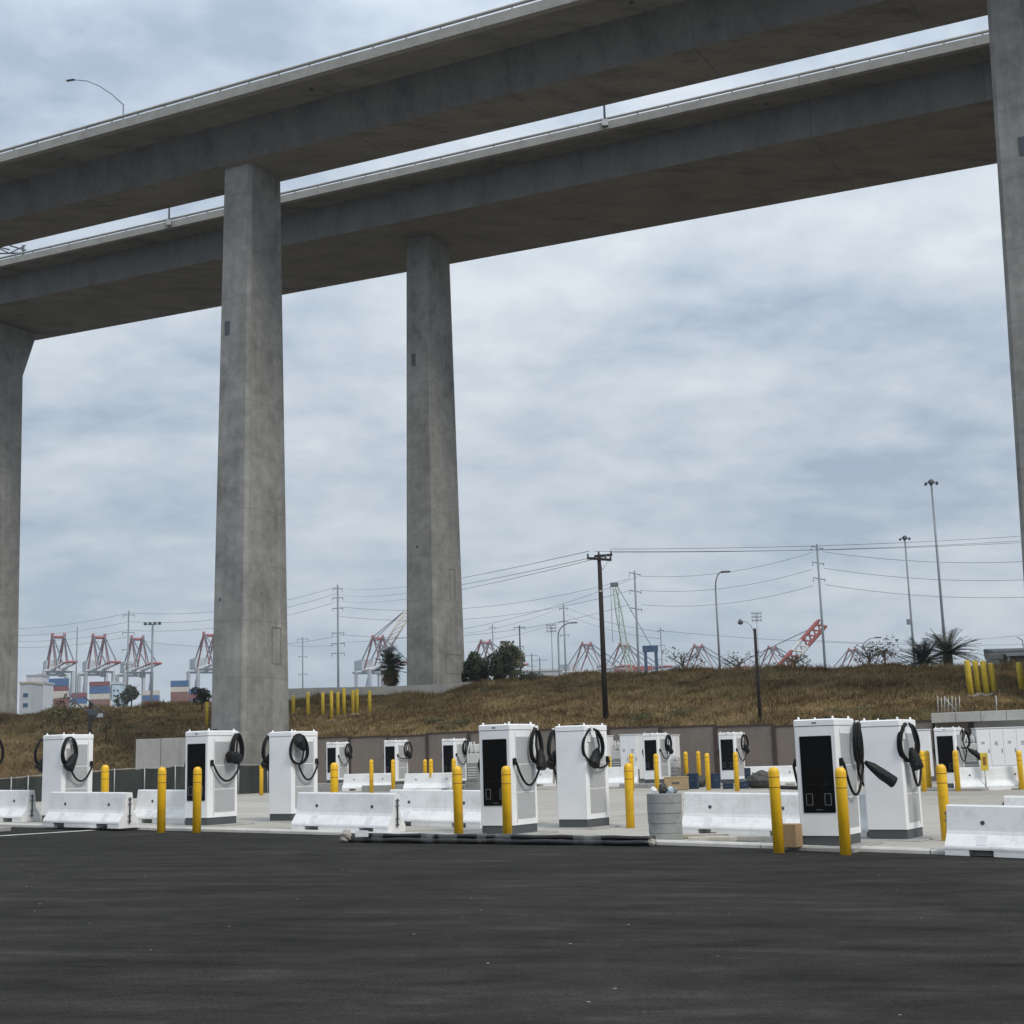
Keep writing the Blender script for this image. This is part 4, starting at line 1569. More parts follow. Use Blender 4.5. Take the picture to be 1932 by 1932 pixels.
# ------------------------------------------------------------------ yellow posts on the bank
YP = [(390, 1323, 1372, 'yellow post on the bank left of the near column'),
      (553.5, 1312, 1347, 'yellow post touching the right side of the near column'),
      (581, 1306, 1353, 'second yellow post right of the near column'),
      (609, 1307, 1353, 'third yellow post right of the near column'),
      (625.5, 1304, 1359, 'lowest standing yellow post of the group right of the near column'),
      (637.5, 1306, 1351, 'fifth yellow post right of the near column'),
      (649, 1299, 1350, 'tallest yellow post of the group right of the near column'),
      (666, 1303, 1347, 'left one of two touching yellow posts on the bank'),
      (674, 1301, 1347, 'right one of two touching yellow posts on the bank'),
      (697.5, 1303, 1348, 'last yellow post, farthest right of the near column group'),
      (1832.5, 1246, 1313, 'first of four leaning yellow posts on the bank at the right'),
      (1847, 1247, 1309, 'second of four leaning yellow posts on the bank at the right'),
      (1862, 1247, 1311, 'third of four leaning yellow posts on the bank at the right'),
      (1876, 1251, 1308, 'fourth of four leaning yellow posts on the bank at the right'),
      (1929, 1250, 1305, 'yellow post on the bank cut by the right edge')]
for px, y0, y1, lab in YP:
    p = on_hill(px, y1)
    tp = at(px, y0, p.y)
    h_ = tp.z - p.z
    r_ = .125 if px < 1000 else .145
    t_ = thing('yellow_post', lab, 'post', p, 0, 'yellow posts on the bank')
    MB().lathe([(r_, -.4), (r_, h_ - .04), (r_ * .9, h_ - .01), (r_ * .4, h_ + .02)], 14).build('pipe', 'post_yellow', t_)
    MB().bevel_box((0, 0, -.02), (.55, .55, .1), .02).build('footing', 'pad_concrete', t_)
    t_.rotation_euler = (0, math.radians(-2.2 if px > 1000 else 0), 0)

# ------------------------------------------------------------------ poles, masts and lamps
def base_z(x, y):
    return hill_z(x, y) - .3


def utility_pole(label, px, py, Y, r_, arms, mat='steel_grey', name='utility_pole', group='utility poles beyond the bank', zb=None, ins=True):
    """arms: (drop below top, half length, paired)"""
    tp = at(px, py, Y)
    z0 = base_z(tp.x, tp.y) if zb is None else zb
    t_ = thing(name, label, 'pole', (tp.x, tp.y, z0), 0, group)
    r_ *= .66
    H_ = tp.z - z0
    MB().tube([(0, 0, 0), (0, 0, H_ / 2), (0, 0, H_)], [r_, r_ * .85, r_ * .65], 8).build('shaft', mat, t_)
    for drop, half, droop in arms:
        half *= .45
        droop *= .5
        mb = MB()
        z = H_ - drop
        mb.tube([(-half, 0, z + droop), (0, 0, z), (half, 0, z + (droop * -1 if droop > 0 else 0))], r_ * .34, 6)
        c = mb.build('crossarm', mat, t_)
        if ins:
            for s_ in (-1, 1):
                MB().tube([(s_ * half * .95, 0, z), (s_ * half * .95, 0, z - half * .5)], r_ * .22, 6).build('insulator', 'fixture_dark', c)
    return t_


m_ = 1
utility_pole('tall grey power pole with six crossarms between the two columns', 637, 1103, 300, .42, [(.9, 2.3, 0), (2.9, 2.6, 0), (5.2, 2.6, 0), (10.6, 3.0, 0), (12.9, 3.2, 0), (15, 3.2, 0)])
utility_pole('grey power pole with three paired crossarms right of the dark wooden pole', 1197, 1077, 280, .42, [(.6, 2.6, .6), (4.2, 2.6, .5), (7.8, 2.6, .5)])
utility_pole('tallest grey power pole with three paired crossarms near the red crane boom', 1541, 1027, 260, .42, [(.6, 2.5, .6), (3.6, 2.5, .5), (6.6, 2.5, .5)])
utility_pole('grey power pole with short arms behind a curved street lamp', 1063, 1140, 330, .42, [(1, 2.2, 0), (4.2, 2.4, 0), (7.4, 2.4, 0)])
utility_pole('grey power pole with four crossarms behind the container cranes', 243, 1152, 320, .38, [(1.0, 3.0, 0), (5.1, 3.2, 0), (9.1, 3.2, 0), (12.5, 2.8, 0)])
utility_pole('slender grey pole just right of the near column', 571, 1202, 300, .30, [(.4, 2.6, 0), (4.2, 2.0, 0), (8.0, 2.0, 0)])
utility_pole('slender pole right of the bushy trees with a flat top arm', 980, 1180, 170, .2, [(.25, 1.6, 0), (2.6, 1.0, 0), (5.6, 1.1, 0)], 'fixture_dark')
utility_pole('thin grey pole just right of the farther column', 929, 1178, 220, .2, [(.5, 1.2, 0), (5, 1.0, 0), (7.8, 1.0, 0)])
utility_pole('thin pole with short arms right of the blue gantry', 1246, 1185, 230, .2, [(.4, 1.2, 0), (2.9, 1.3, 0), (5.2, 1.3, 0)])
utility_pole('thin plain grey mast between the first two container cranes', 146, 1183, 250, .24, [], ins=False)
utility_pole('low pole with wide flat arm among the rail yard poles', 1003, 1233, 260, .2, [(.4, 2.6, 0), (2.4, 2.0, 0)], 'fixture_dark', ins=False)
utility_pole('low pole with wide double arms beside the rail yard poles', 1018, 1240, 250, .2, [(.5, 3.0, 0), (3.0, 1.2, 0)], 'fixture_dark', ins=False)


# near dark wooden pole with double crossarm
def wood_pole():
    base = on_hill(1137, 1360)
    tp = at(1130, 1046, base.y)
    t_ = thing('wooden_pole', 'dark wooden utility pole with double crossarm before the bank', 'pole', (tp.x, tp.y, base.z - .3))
    H_ = tp.z - base.z + .3
    MB().tube([(0, 0, 0), (0, 0, H_ * .5), (0, 0, H_)], [.15, .125, .10], 12).build('shaft', 'dark_timber', t_)
    a = MB().box((0, -.14, H_ - .28), (1.35, .10, .13), Matrix.Rotation(math.radians(6), 3, 'Y')).build('crossarm', 'dark_timber', t_)
    c = MB().box((.25, .14, H_ - .05), (1.0, .10, .12), Matrix.Rotation(math.radians(-3), 3, 'Y')).build('crossarm', 'dark_timber', t_)
    MB().tube([(.05, -.14, H_ - 1.0), (.5, -.14, H_ - .42)], .02, 6).build('brace', 'galvanised', t_)
    for x in (-.62, .35, .62):
        MB().lathe([(.03, 0), (.055, .04), (.055, .16), (.03, .2)], 8, (x, -.14, H_ - .22 - x * .1)).build('insulator', 'fixture_dark', a)
    for x in (.0, .68):
        MB().lathe([(.03, 0), (.05, .04), (.05, .14), (.03, .18)], 8, (x, .14, H_ + .02)).build('insulator', 'fixture_dark', c)
    MB().lathe([(.125, 0), (.125, .09)], 12, (0, 0, H_ - 2.1)).build('pole_band', 'galvanised', t_)
    MB().tube([(0.15, -.05, 0), (.125, -.05, H_ * .5), (.105, -.05, H_ - .6)], .02, 6).build('riser', 'wall_steel', t_)
    return t_, H_


wp, WPH = wood_pole()


def wood_lamp():
    base = on_hill(1429, 1366)
    tp = at(1424, 1186, base.y)
    t_ = thing('wooden_lamp_pole', 'dark wooden pole carrying a round-headed street lamp on a thin arm', 'street lamp', (tp.x, tp.y, base.z - .3))
    H_ = tp.z - base.z + .3
    MB().tube([(0, 0, 0), (0, 0, H_ * .5), (0, 0, H_)], [.095, .085, .07], 12).build('shaft', 'dark_timber', t_)
    MB().tube([(-.05, 0, H_ - .15), (-.2, 0, H_ + .2), (-.42, 0, H_ + .36), (-.62, 0, H_ + .37)], .022, 6).build('arm', 'steel_pale', t_)
    MB().lathe([(.02, .12), (.06, .10), (.10, .02), (.14, -.04), (.12, -.10), (.03, -.15)], 14, (-.68, 0, H_ + .36)).build('lamp_head', 'fixture_dark', t_)
    return t_


wood_lamp()


def left_pole():
    tp = at(171, 1324, 97)
    t_ = thing('wooden_pole', 'dark wooden pole with slanting crossarms before the left bank', 'pole', (tp.x, tp.y, .2))
    H_ = tp.z - .2
    MB().tube([(0, 0, 0), (0, 0, H_)], [.17, .13], 10).build('shaft', 'dark_timber', t_)
    for x0, z0, x1, z1 in ((-1.15, .1, .35, -1.15), (-.45, .35, 1.2, -.95)):
        MB().tube([(x0, -.1, H_ + z0), (x1, -.1, H_ + z1)], .055, 6).build('crossarm', 'fixture_dark', t_)
    MB().bevel_box((.15, 0, H_ - .75), (.7, .3, .5), .05).build('transformer', 'fixture_dark', t_)


left_pole()


def floodlights(label, px, py, Y, half, r_=.22, rows=1, name='floodlight_mast', zb=None):
    tp = at(px, py, Y)
    z0 = base_z(tp.x, tp.y)
    t_ = thing(name, label, 'floodlight', (tp.x, tp.y, z0), 0, 'floodlight masts')
    H_ = tp.z - z0
    MB().tube([(0, 0, 0), (0, 0, H_)], [r_, r_ * .6], 8).build('shaft', 'steel_grey', t_)
    for k in range(rows):
        z = H_ - k * .9
        MB().tube([(-half, 0, z), (half, 0, z)], .07, 6).build('bar', 'steel_grey', t_)
        for i in range(4):
            x = -half + 2 * half * i / 3
            MB().bevel_box((x, -.15, z + .15), (half * .42, .35, .55), .06).build('lamp', 'fixture_dark' if rows == 1 else 'steel_pale', t_)
    return t_


floodlights('twin floodlight mast right of the third container crane', 288, 1178, 260, 1.35, .30)
floodlights('square floodlight rack left of the curved street lamp', 1040, 1180, 400, 1.2, .2, 3)
floodlights('square floodlight rack just behind the wooden lamp pole', 1427, 1158, 350, 1.05, .12, 3)
floodlights('low floodlight bar right of the farther column trees', 957, 1213, 300, 1.3, .14)


def high_mast(label, px, py, Y):
    tp = at(px, py, Y)
    z0 = base_z(tp.x, tp.y)
    t_ = thing('high_mast', label, 'light mast', (tp.x, tp.y, z0), 0, 'high light masts')
    H_ = tp.z - z0
    MB().tube([(0, 0, 0), (0, 0, H_ * .5), (0, 0, H_)], [.27, .18, .12], 10).build('shaft', 'steel_grey', t_)
    MB().lathe([(.15, -.4), (.40, -.15), (.44, .1), (.26, .36), (.08, .42)], 12, (0, 0, H_ + .1)).build('crown_ring', 'fixture_dark', t_)
    for k in range(6):
        an = k * math.pi / 3 + .3
        x, y = math.cos(an) * .78, math.sin(an) * .78
        MB().tube([(0, 0, H_ + .1), (x, y, H_)], .05, 5).build('bracket', 'steel_grey', t_)
        MB().lathe([(.07, .14), (.17, .0), (.20, -.18), (.08, -.21)], 10, (x * 1.12, y * 1.12, H_ - .05)).build('lamp', 'fixture_dark', t_)
    return t_


high_mast('tallest light mast with a ring of lamps, behind the date palms', 1757, 911, 190)
hm = high_mast('shorter light mast with a ring of lamps, left of the date palms', 1707, 1016, 230)
for dz, sz in ((10.5, .7), (12.5, .8), (17.5, .9)):
    MB().bevel_box((-.5 if dz != 12.5 else .2, -.2, dz), (sz * .7, .5, sz), .05).build('equipment_box', 'steel_grey', hm)


def cobra(label, pole_px, top_py, lamp_px, lamp_py, Y, r_=.11):
    a = at(pole_px, top_py, Y)
    l_ = at(lamp_px, lamp_py, Y)
    z0 = base_z(a.x, a.y)
    t_ = thing('street_lamp', label, 'street lamp', (a.x, a.y, z0), 0, 'curved street lamps beyond the bank')
    H_ = a.z - z0
    MB().tube([(0, 0, 0), (0, 0, H_)], [r_, r_ * .7], 8).build('pole', 'steel_grey', t_)
    d = l_ - a
    pts = [(0, 0, H_ - .05)]
    for f in (.2, .4, .6, .8, 1.):
        an = f * math.pi / 2
        pts.append((d.x * (1 - math.cos(an)), d.y, H_ + d.z * math.sin(an)))
    MB().tube(pts, r_ * .55, 6).build('arm', 'steel_grey', t_)
    s_ = 1 if d.x > 0 else -1
    MB().bevel_box((d.x + s_ * .35, d.y, H_ + d.z), (.9, .3, .16), .04).build('lamp_head', 'fixture_dark', t_)


cobra('curved street lamp standing alone between the dark poles', 1350, 1110, 1362, 1079, 132, .12)
cobra('curved street lamp with long arm just left of the dark wooden pole', 1053, 1200, 1078, 1175, 180, .16)
cobra('small curved street lamp right of the tallest power pole', 1627, 1225, 1652, 1203, 190, .11)

# ------------------------------------------------------------------ overhead wires
def wire(label, a, c, sag_, r_=.03, group='overhead wires', name='overhead_wire'):
    pts = []
    for i in range(15):
        f = i / 14
        p = Vector(a).lerp(Vector(c), f)
        p.z -= sag_ * 4 * f * (1 - f)
        pts.append(p)
    o = MB().tube(pts, r_ * .72, 4, cap=False).build(name, 'wire_dark', None, pts[0])
    o.location = pts[0]
    tag(o, label, 'wire', group)


_nw = {}


def nth(text):
    k = _nw.get(text, 0)
    _nw[text] = k + 1
    return ('topmost', 'second highest', 'third highest', 'lowest')[k] + ' ' + text


W1 = 'overhead wire running from the dark wooden pole to the pole between the columns'
for (xa, ya), (xb, yb) in (((1111, 1040), (632, 1108)), ((1126, 1050), (632, 1121)), ((1150, 1048), (640, 1134))):
    wire(nth(W1), at(xa, ya, wp.location.y), at(xb, yb, 300), 1.2, .022, 'wires from the wooden pole to the left')
W2 = 'overhead wire running from the pole between the columns to the container crane pole'
for (xa, ya), (xb, yb) in (((633, 1108), (243, 1156)), ((633, 1121), (243, 1173)), ((633, 1136), (243, 1189)), ((640, 1200), (243, 1205))):
    wire(nth(W2), at(xa, ya, 300), at(xb, yb, 320), 2.2, .045, 'wires behind the near column')
W3 = 'overhead wire running from the container crane pole past the left column'
for (xa, ya), (xb, yb) in (((243, 1156), (-60, 1185)), ((243, 1173), (-60, 1196)), ((243, 1189), (-60, 1205)), ((243, 1201), (-60, 1216))):
    wire(nth(W3), at(xa, ya, 320), at(xb, yb, 340), 1.5, .045, 'wires at the far left')
W4 = 'overhead wire running from the paired-arm pole to the pole between the columns'
for (xa, ya), (xb, yb) in (((1190, 1091), (640, 1145)), ((1190, 1114), (640, 1163)), ((1190, 1140), (640, 1197)), ((1204, 1088), (642, 1212))):
    wire(nth(W4), at(xa, ya, 280), at(xb, yb, 300), 3.0, .045, 'wires behind the farther column')
W5 = 'overhead wire running between the two poles with paired crossarms'
for (xa, ya), (xb, yb) in (((1208, 1087), (1533, 1042)), ((1208, 1114), (1533, 1074)), ((1210, 1141), (1534, 1105))):
    wire(nth(W5), at(xa, ya, 280), at(xb, yb, 260), 1.6, .045, 'wires between the paired-arm poles')
W6 = 'overhead wire running from the dark wooden pole across the right of the picture'
for (xa, ya), (xb, yb) in (((1150, 1036), (1990, 1007)), ((1156, 1042), (1990, 1016)), ((1120, 1040), (1990, 1020))):
    wire(nth(W6), at(xa, ya, wp.location.y), at(xb, yb, 96), .25, .016, 'wires from the wooden pole to the right')
W7 = 'overhead wire running from the tallest power pole to the right column'
for (xa, ya), (xb, yb) in (((1553, 1041), (1990, 1056)), ((1555, 1072), (1990, 1091)), ((1557, 1103), (1990, 1124))):
    wire(nth(W7), at(xa, ya, 260), at(xb, yb, 245), 1.2, .05, 'wires from the tallest power pole')
W8 = 'overhead wire running from the short-arm pole behind the curved lamp'
for (xa, ya), (xb, yb) in (((1068, 1146), (1246, 1192)), ((1060, 1146), (880, 1195)), ((1060, 1172), (880, 1212)), ((1068, 1160), (1246, 1205))):
    wire(nth(W8), at(xa, ya, 330), at(xb, yb, 230 if xb > 1000 else 300), .8, .04, 'wires of the short-arm pole')
wire('single thin overhead wire low across the right half of the sky', at(1246, 1190, 230), at(1990, 1215, 220), 1.0, .035, 'low thin wires')
wire('single thin overhead wire above the palms at the right', at(1541, 1208, 260), at(1990, 1190, 250), 1.2, .035, 'low thin wires')
wire('single thin overhead wire between the columns near the red boom tip', at(545, 1218, 300), at(640, 1216, 300), .3, .035, 'low thin wires')

# ------------------------------------------------------------------ container cranes
def sts_crane(label, px, py, Y, boom_right=True, sc=1.0, dark=False):
    """ship-to-shore crane: portal legs, girder and boom, machinery house, A-frame, stays"""
    ap = at(px, py, Y)
    z0 = 3.0
    t_ = thing('container_crane', label, 'crane', (ap.x, ap.y, z0), 0, 'red container cranes in the port')
    H_ = ap.z - z0
    K = H_ / 88.0
    bd = Vector((.43 if boom_right else -.43, -.90, 0)).normalized()       # waterside direction
    sd2 = Vector((-bd.y, bd.x, 0))
    # girder height below the apex: about 32 m of 88
    zg = H_ - 24.5 * K
    def W(a, b_, z):
        p = bd * a * K + sd2 * b_ * K
        return Vector((p.x, p.y, z))
    for a in (-15, 15):
        for b_ in (-9, 9):
            MB().tube([W(a, b_, 0), W(a, b_, zg)], 1.35 * K, 4).build('portal_leg', 'crane_grey', t_)
    mb = MB()
    for a in (-15, 15):
        mb.tube([W(a, -9, zg * .36), W(a, 9, zg * .36)], 1.1 * K, 4)
        mb.tube([W(a, -9, zg), W(a, 9, zg)], 1.3 * K, 4)
    for b_ in (-9, 9):
        mb.tube([W(-15, b_, zg * .36), W(15, b_, zg * .36)], 1.1 * K, 4)
        mb.tube([W(-15, b_, zg * .36), W(15, b_, zg * .98)], .7 * K, 4)
    mb.build('portal_beam', 'crane_grey', t_)
    g = MB()
    for b_ in (-3.2, 3.2):
        g.tube([W(-38, b_, zg + 1.5 * K), W(18, b_, zg + 1.5 * K)], 1.5 * K, 4)
    g.build('girder', 'crane_white', t_)
    g = MB()
    for b_ in (-3.2, 3.2):
        g.tube([W(18, b_, zg + 1.5 * K), W(58, b_, zg + 1.5 * K)], .9 * K, 4)
    g.build('boom', 'crane_white', t_)
    g = MB()
    for b_ in (-3.2, 3.2):
        g.tube([W(58, b_, zg + 1.5 * K), W(76, b_, zg + 1.5 * K)], .8 * K, 4)
    g.tube([W(76, -3.2, zg + 1.5 * K), W(76, 3.2, zg + 1.5 * K)], .8 * K, 4)
    g.build('boom_tip', 'crane_red', t_)
    rot = Matrix.Rotation(math.atan2(bd.y, bd.x), 3, 'Z')
    MB().box(W(-24, 0, zg + 6 * K), (17 * K, 9 * K, 7 * K), rot).build('machinery_house', 'crane_grey', t_)
    MB().box(W(30, 0, zg - 3 * K), (4 * K, 3.2 * K, 3.5 * K), rot).build('operator_cab', 'crane_dark', t_)
    # A-frame
    top = H_
    for b_ in (-3.7, 3.7):
        MB().tube([W(27, b_, zg), W(13, b_, top - 7 * K), W(8, b_, top)], [.28 * K, .45 * K, .8 * K], 5).build('mast_leg', 'crane_red', t_)
        MB().tube([W(-1.5, b_, top - 11 * K), W(7, b_, top - .5 * K)], [.75 * K, .85 * K], 5).build('back_leg', 'crane_red', t_)
        MB().tube([W(-14, b_, zg), W(-1.5, b_, top - 11 * K)], .6 * K, 5).build('back_leg', 'crane_red', t_)
    mb = MB()
    mb.tube([W(8, -4.0, top - 1.5 * K), W(8, 4.0, top - 1.5 * K)], 1.1 * K, 5)
    for b_ in (-3.9, 3.9):
        mb.tube([W(8, b_, top - 2 * K), W(8, b_, top + 1.2 * K)], 1.0 * K, 5)
    mb.build('apex_beam', 'crane_red', t_)
    for b_ in (-3.6, 3.6):
        MB().tube([W(8, b_, top), W(34, b_, zg + 2.5 * K)], .5 * K, 4).build('stay', 'crane_dark', t_)
        MB().tube([W(8, b_, top), W(60, b_, zg + 2.5 * K)], .5 * K, 4).build('stay', 'crane_dark', t_)
        MB().tube([W(7, b_, top), W(-28, b_, zg + 2.5 * K)], .5 * K, 4).build('stay', 'crane_dark', t_)
    return t_


CR = [(107, 1200, 830, 'red container crane nearest the left column'),
      (183, 1201, 850, 'second red container crane from the left column'),
      (255, 1204, 870, 'third red container crane from the left column'),
      (390, 1197, 850, 'red container crane partly hidden by the near column'),
      (706, 1203, 900, 'red container crane left of the fan palm'),
      (908, 1211, 960, 'red container crane apex above the tree right of the farther column'),
      (1098, 1215, 1000, 'red container crane just left of the dark wooden pole'),
      (1168, 1217, 1000, 'red container crane just right of the dark wooden pole'),
      (1308, 1219, 1010, 'red container crane between the thin pole and the lone street lamp'),
      (1447, 1222, 1020, 'red container crane behind the wooden lamp pole'),
      (1598, 1226, 1040, 'small red container crane right of the tallest power pole'),
      (1658, 1229, 1050, 'smallest red container crane, left of the date palms')]
for px, py, Y, lab in CR:
    sts_crane(lab, px, py, Y)


def lattice(mb, a, c, w_, n, r_, side=Vector((1, 0, 0)), taper=.5):
    a, c = Vector(a), Vector(c)
    d = (c - a).normalized()
    s_ = (side - d * side.dot(d)).normalized()
    u_ = d.cross(s_)
    corners = []
    for i in range(n + 1):
        f = i / n
        w2 = w_ * (taper + (1 - taper) * min(1, min(f, 1 - f) * 6)) / 2
        p = a.lerp(c, f)
        corners.append([p + s_ * w2 + u_ * w2, p - s_ * w2 + u_ * w2, p - s_ * w2 - u_ * w2, p + s_ * w2 - u_ * w2])
    for i in range(n):
        for k in range(4):
            mb.tube([corners[i][k], corners[i + 1][k]], r_, 4, cap=False)
            mb.tube([corners[i][k], corners[i + 1][(k + 1) % 4]], r_ * .6, 4, cap=False)
    return mb


# pale green crawler crane boom
a, c = at(1203, 1268, 420), at(1159, 1108, 420)
t_ = thing('crawler_crane', 'pale green lattice crane boom leaning left behind the paired-arm pole', 'crane', (a.x, a.y, 4))
lattice(MB(), Vector((a.x, a.y, 8)), c, 1.7, 22, .12).build('boom', 'crane_green', t_, t_.location)
MB().bevel_box((0, 0, 3), (6, 4, 3.2), .3).build('house', 'crane_green', t_)
MB().bevel_box((0, 0, .9), (8, 5, 1.8), .3).build('track_frame', 'crane_dark', t_)
hd = at(1159, 1103, 420)
MB().bevel_box(tuple(hd - t_.location), (2.4, 1.2, 1.3), .2).build('boom_head', 'crane_dark', t_)
for px in (1153, 1167):
    MB().tube([at(px - 1, 1106, 420), at(px + 3, 1212, 420)], .07, 4).build('hoist_line', 'wire_dark', t_, t_.location)
MB().tube([at(1163, 1103, 420), at(1232, 1225, 420)], .09, 4).build('pendant_line', 'wire_dark', t_, t_.location)
# red and white raised boom
a, c = at(1466, 1272, 520), at(1551, 1176, 520)
t_ = thing('raised_boom_crane', 'red and white crane boom raised towards the tallest power pole', 'crane', (a.x, a.y, 4))
nseg = 5
for i in range(nseg):
    p, q = a.lerp(c, i / nseg), a.lerp(c, (i + 1) / nseg)
    mb = MB()
    lattice(mb, p, q, 3.4, 2, .55, Vector((0, 1, 0)), 1.0)
    mb.build('boom_section', 'crane_red' if i != 2 else 'crane_white', t_, t_.location)
MB().tube([c, at(1420, 1238, 530)], .14, 4).build('pendant_line', 'wire_dark', t_, t_.location)
MB().bevel_box((0, 0, 4), (9, 6, 8), .4).build('house', 'crane_red', t_)
# raised pale boom of a container crane left of the farther column
a, c = at(716, 1232, 900), at(766, 1150, 900)
t_ = thing('raised_boom_crane', 'pale raised crane boom with stays leaning against the left side of the farther column', 'crane', (a.x, a.y, 4))
for off in (Vector((0, 0, 0)), Vector((5.5, 3, 1.5))):
    MB().tube([a + off, c + off], .75, 5).build('boom_chord', 'box_cream', t_, t_.location)
mb = MB()
for i in range(8):
    p, q = a.lerp(c, i / 8), a.lerp(c, (i + 1) / 8) + Vector((5.5, 3, 1.5))
    mb.tube([p, q], .35, 4)
mb.build('boom_lacing', 'box_cream', t_, t_.location)
for px in (699, 707):
    MB().tube([c, at(px, 1206, 900)], .3, 4).build('stay', 'crane_dark', t_, t_.location)
MB().tube([Vector((a.x, a.y, 4)), a + Vector((2.7, 1.5, 0))], 1.2, 4).build('support', 'crane_grey', t_, t_.location)
# dark blue straddle gantry
a = at(1228, 1266, 420)
t_ = thing('straddle_gantry', 'dark blue straddle gantry right of the paired-arm pole', 'gantry', (a.x, a.y, 4))
Hh = at(1228, 1224, 420).z - 4
for x in (-1.4, 1.8):
    MB().box((x, 0, Hh / 2), (.9, .9, Hh)).build('leg', 'machine_blue', t_)
MB().box((.1, 0, Hh), (4.6, 1.6, 1.9)).build('top_beam', 'machine_blue', t_)
MB().box((2.6, 0, Hh * .55), (1.6, 1.2, Hh * .3)).build('cabin', 'machine_blue', t_)
MB().box((2.3, 0, Hh * .2), (2.4, 1.2, Hh * .3)).build('power_pack', 'machine_blue', t_)

# ------------------------------------------------------------------ containers and port buildings
CT = {}
CT['len'] = 0


def container(label, px, py, Y, wpx, hpx, mat, group='shipping containers in the port'):
    p = at(px, py, Y)
    w_, h_ = wpx * Y / FOC, hpx * Y / FOC
    t_ = thing('shipping_container', label, 'container', p, 0, group)
    MB().box((0, 0, h_ / 2), (w_, 2.5, h_ * .94)).build('shell', mat, t_)
    mb = MB()
    k = int(w_ / .9)
    for i in range(k):
        mb.box((-w_ / 2 + (i + .5) * w_ / k, -1.27, h_ / 2), (w_ / k * .5, .06, h_ * .82))
    mb.build('corrugation', mat, t_)
    for s_ in (-1, 1):
        MB().box((s_ * (w_ / 2 - .12), -1.29, h_ / 2), (.25, .08, h_ * .95)).build('corner_post', mat, t_)


YC = 640
for px, w_, rows, nm in ((111, 35, [('box_brown', 13), ('box_maroon', 11), ('box_cream', 14), ('box_maroon', 9), ('box_blue', 15)], 'first stack from the left column'),
                         (188, 36, [('box_brown', 11), ('box_brown', 11), ('box_cream', 11), ('box_blue', 14), ('box_maroon', 9)], 'second stack from the left column'),
                         (339, 32, [('box_brown', 13), ('box_brown', 11), ('box_cream', 10), ('box_blue', 12)], 'stack left of the near column')):
    y = 1342 if px < 300 else 1330
    words_ = ['bottom', 'second lowest', 'middle', 'second highest', 'topmost'] if len(rows) == 5 else ['bottom', 'second lowest', 'second highest', 'topmost']
    cn = {'box_brown': 'brown', 'box_maroon': 'maroon', 'box_cream': 'cream', 'box_blue': 'blue'}
    for (mat_, h_), wd2 in zip(rows, words_):
        container(f'{cn[mat_]} shipping container, {wd2} of the {nm}', px, y, YC, w_, h_, mat_)
        y -= h_
for px, w_, rows, nm, yb in ((150, 26, [('box_cream', 10), ('box_blue', 11), ('box_maroon', 10)], 'short stack right of the first stack', 1338),
                         (285, 30, [('box_maroon', 12), ('box_blue', 10), ('box_cream', 9)], 'short stack below the twin floodlight mast', 1334),
                         (370, 30, [('box_blue', 12), ('box_maroon', 10), ('box_blue', 10)], 'short stack touching the near column', 1332)):
    cn = {'box_brown': 'brown', 'box_maroon': 'maroon', 'box_cream': 'cream', 'box_blue': 'blue'}
    for (mat_, h_), wd2 in zip(rows, ('bottom', 'middle', 'top')):
        container(f'{cn[mat_]} shipping container, {wd2} of the {nm}', px, yb, 700, w_, h_, mat_)
        yb -= h_
container('white shipping container low between the second and third cranes', 205, 1336, 660, 26, 14, 'crane_white')
container('red shipping container far behind the paired-arm pole', 1178, 1272, 700, 40, 10, 'box_maroon')
container('long red container block on the skyline right of the paired-arm pole', 1205, 1266, 690, 50, 9, 'crane_red')


def building(label, px0, px1, py0, py1, Y, mat, roof, rows, cols2, flat=True):
    p = at((px0 + px1) / 2, py1, Y)
    w_, h_ = (px1 - px0) * Y / FOC, (py1 - py0) * Y / FOC
    t_ = thing('port_building', label, 'building', p, 0, 'port buildings')
    MB().box((0, 6, h_ / 2 - 2), (w_, 12, h_ + 4)).build('wall', mat, t_)
    MB().box((0, 6, h_ + .3), (w_ + .8, 12.8, .7)).build('roof', roof, t_)
    for r_ in range(rows):
        for c_ in range(cols2):
            x = -w_ / 2 + (c_ + .5) * w_ / cols2
            z = h_ * (.22 + .68 * r_ / max(rows, 1)) + .4
            f = MB().box((x, -.03, z), (w_ / cols2 * .5, .12, h_ / rows * .34)).build('window', 'crane_grey', t_)
            MB().box((x, -.10, z), (w_ / cols2 * .42, .04, h_ / rows * .28)).build('pane', 'machine_blue', f)


building('pale grey port building with tan roof beside the left column', 36, 59, 1290, 1345, 520, 'building_pale', 'roof_tan', 2, 1)
building('white port building with stacked windows right of the tan roof', 60, 80, 1290, 1345, 540, 'building_white', 'building_pale', 4, 2)
building('white ship superstructure above the tan roof', 48, 76, 1276, 1345, 700, 'building_white', 'building_pale', 5, 3)
building('pale blue cabin block between the second and third cranes', 211, 225, 1291, 1345, 560, 'pale_blue', 'building_white', 4, 2)
building('low pale sheds on the skyline left of the dark wooden pole', 1062, 1128, 1268, 1290, 600, 'building_pale', 'crane_white', 1, 6)
building('low pale building behind the rail yard poles', 985, 1060, 1266, 1290, 480, 'building_pale', 'equipment_pale', 1, 7)
building('low white terminal shed between container crane and lone street lamp', 1265, 1345, 1264, 1285, 620, 'building_white', 'box_maroon', 1, 7)

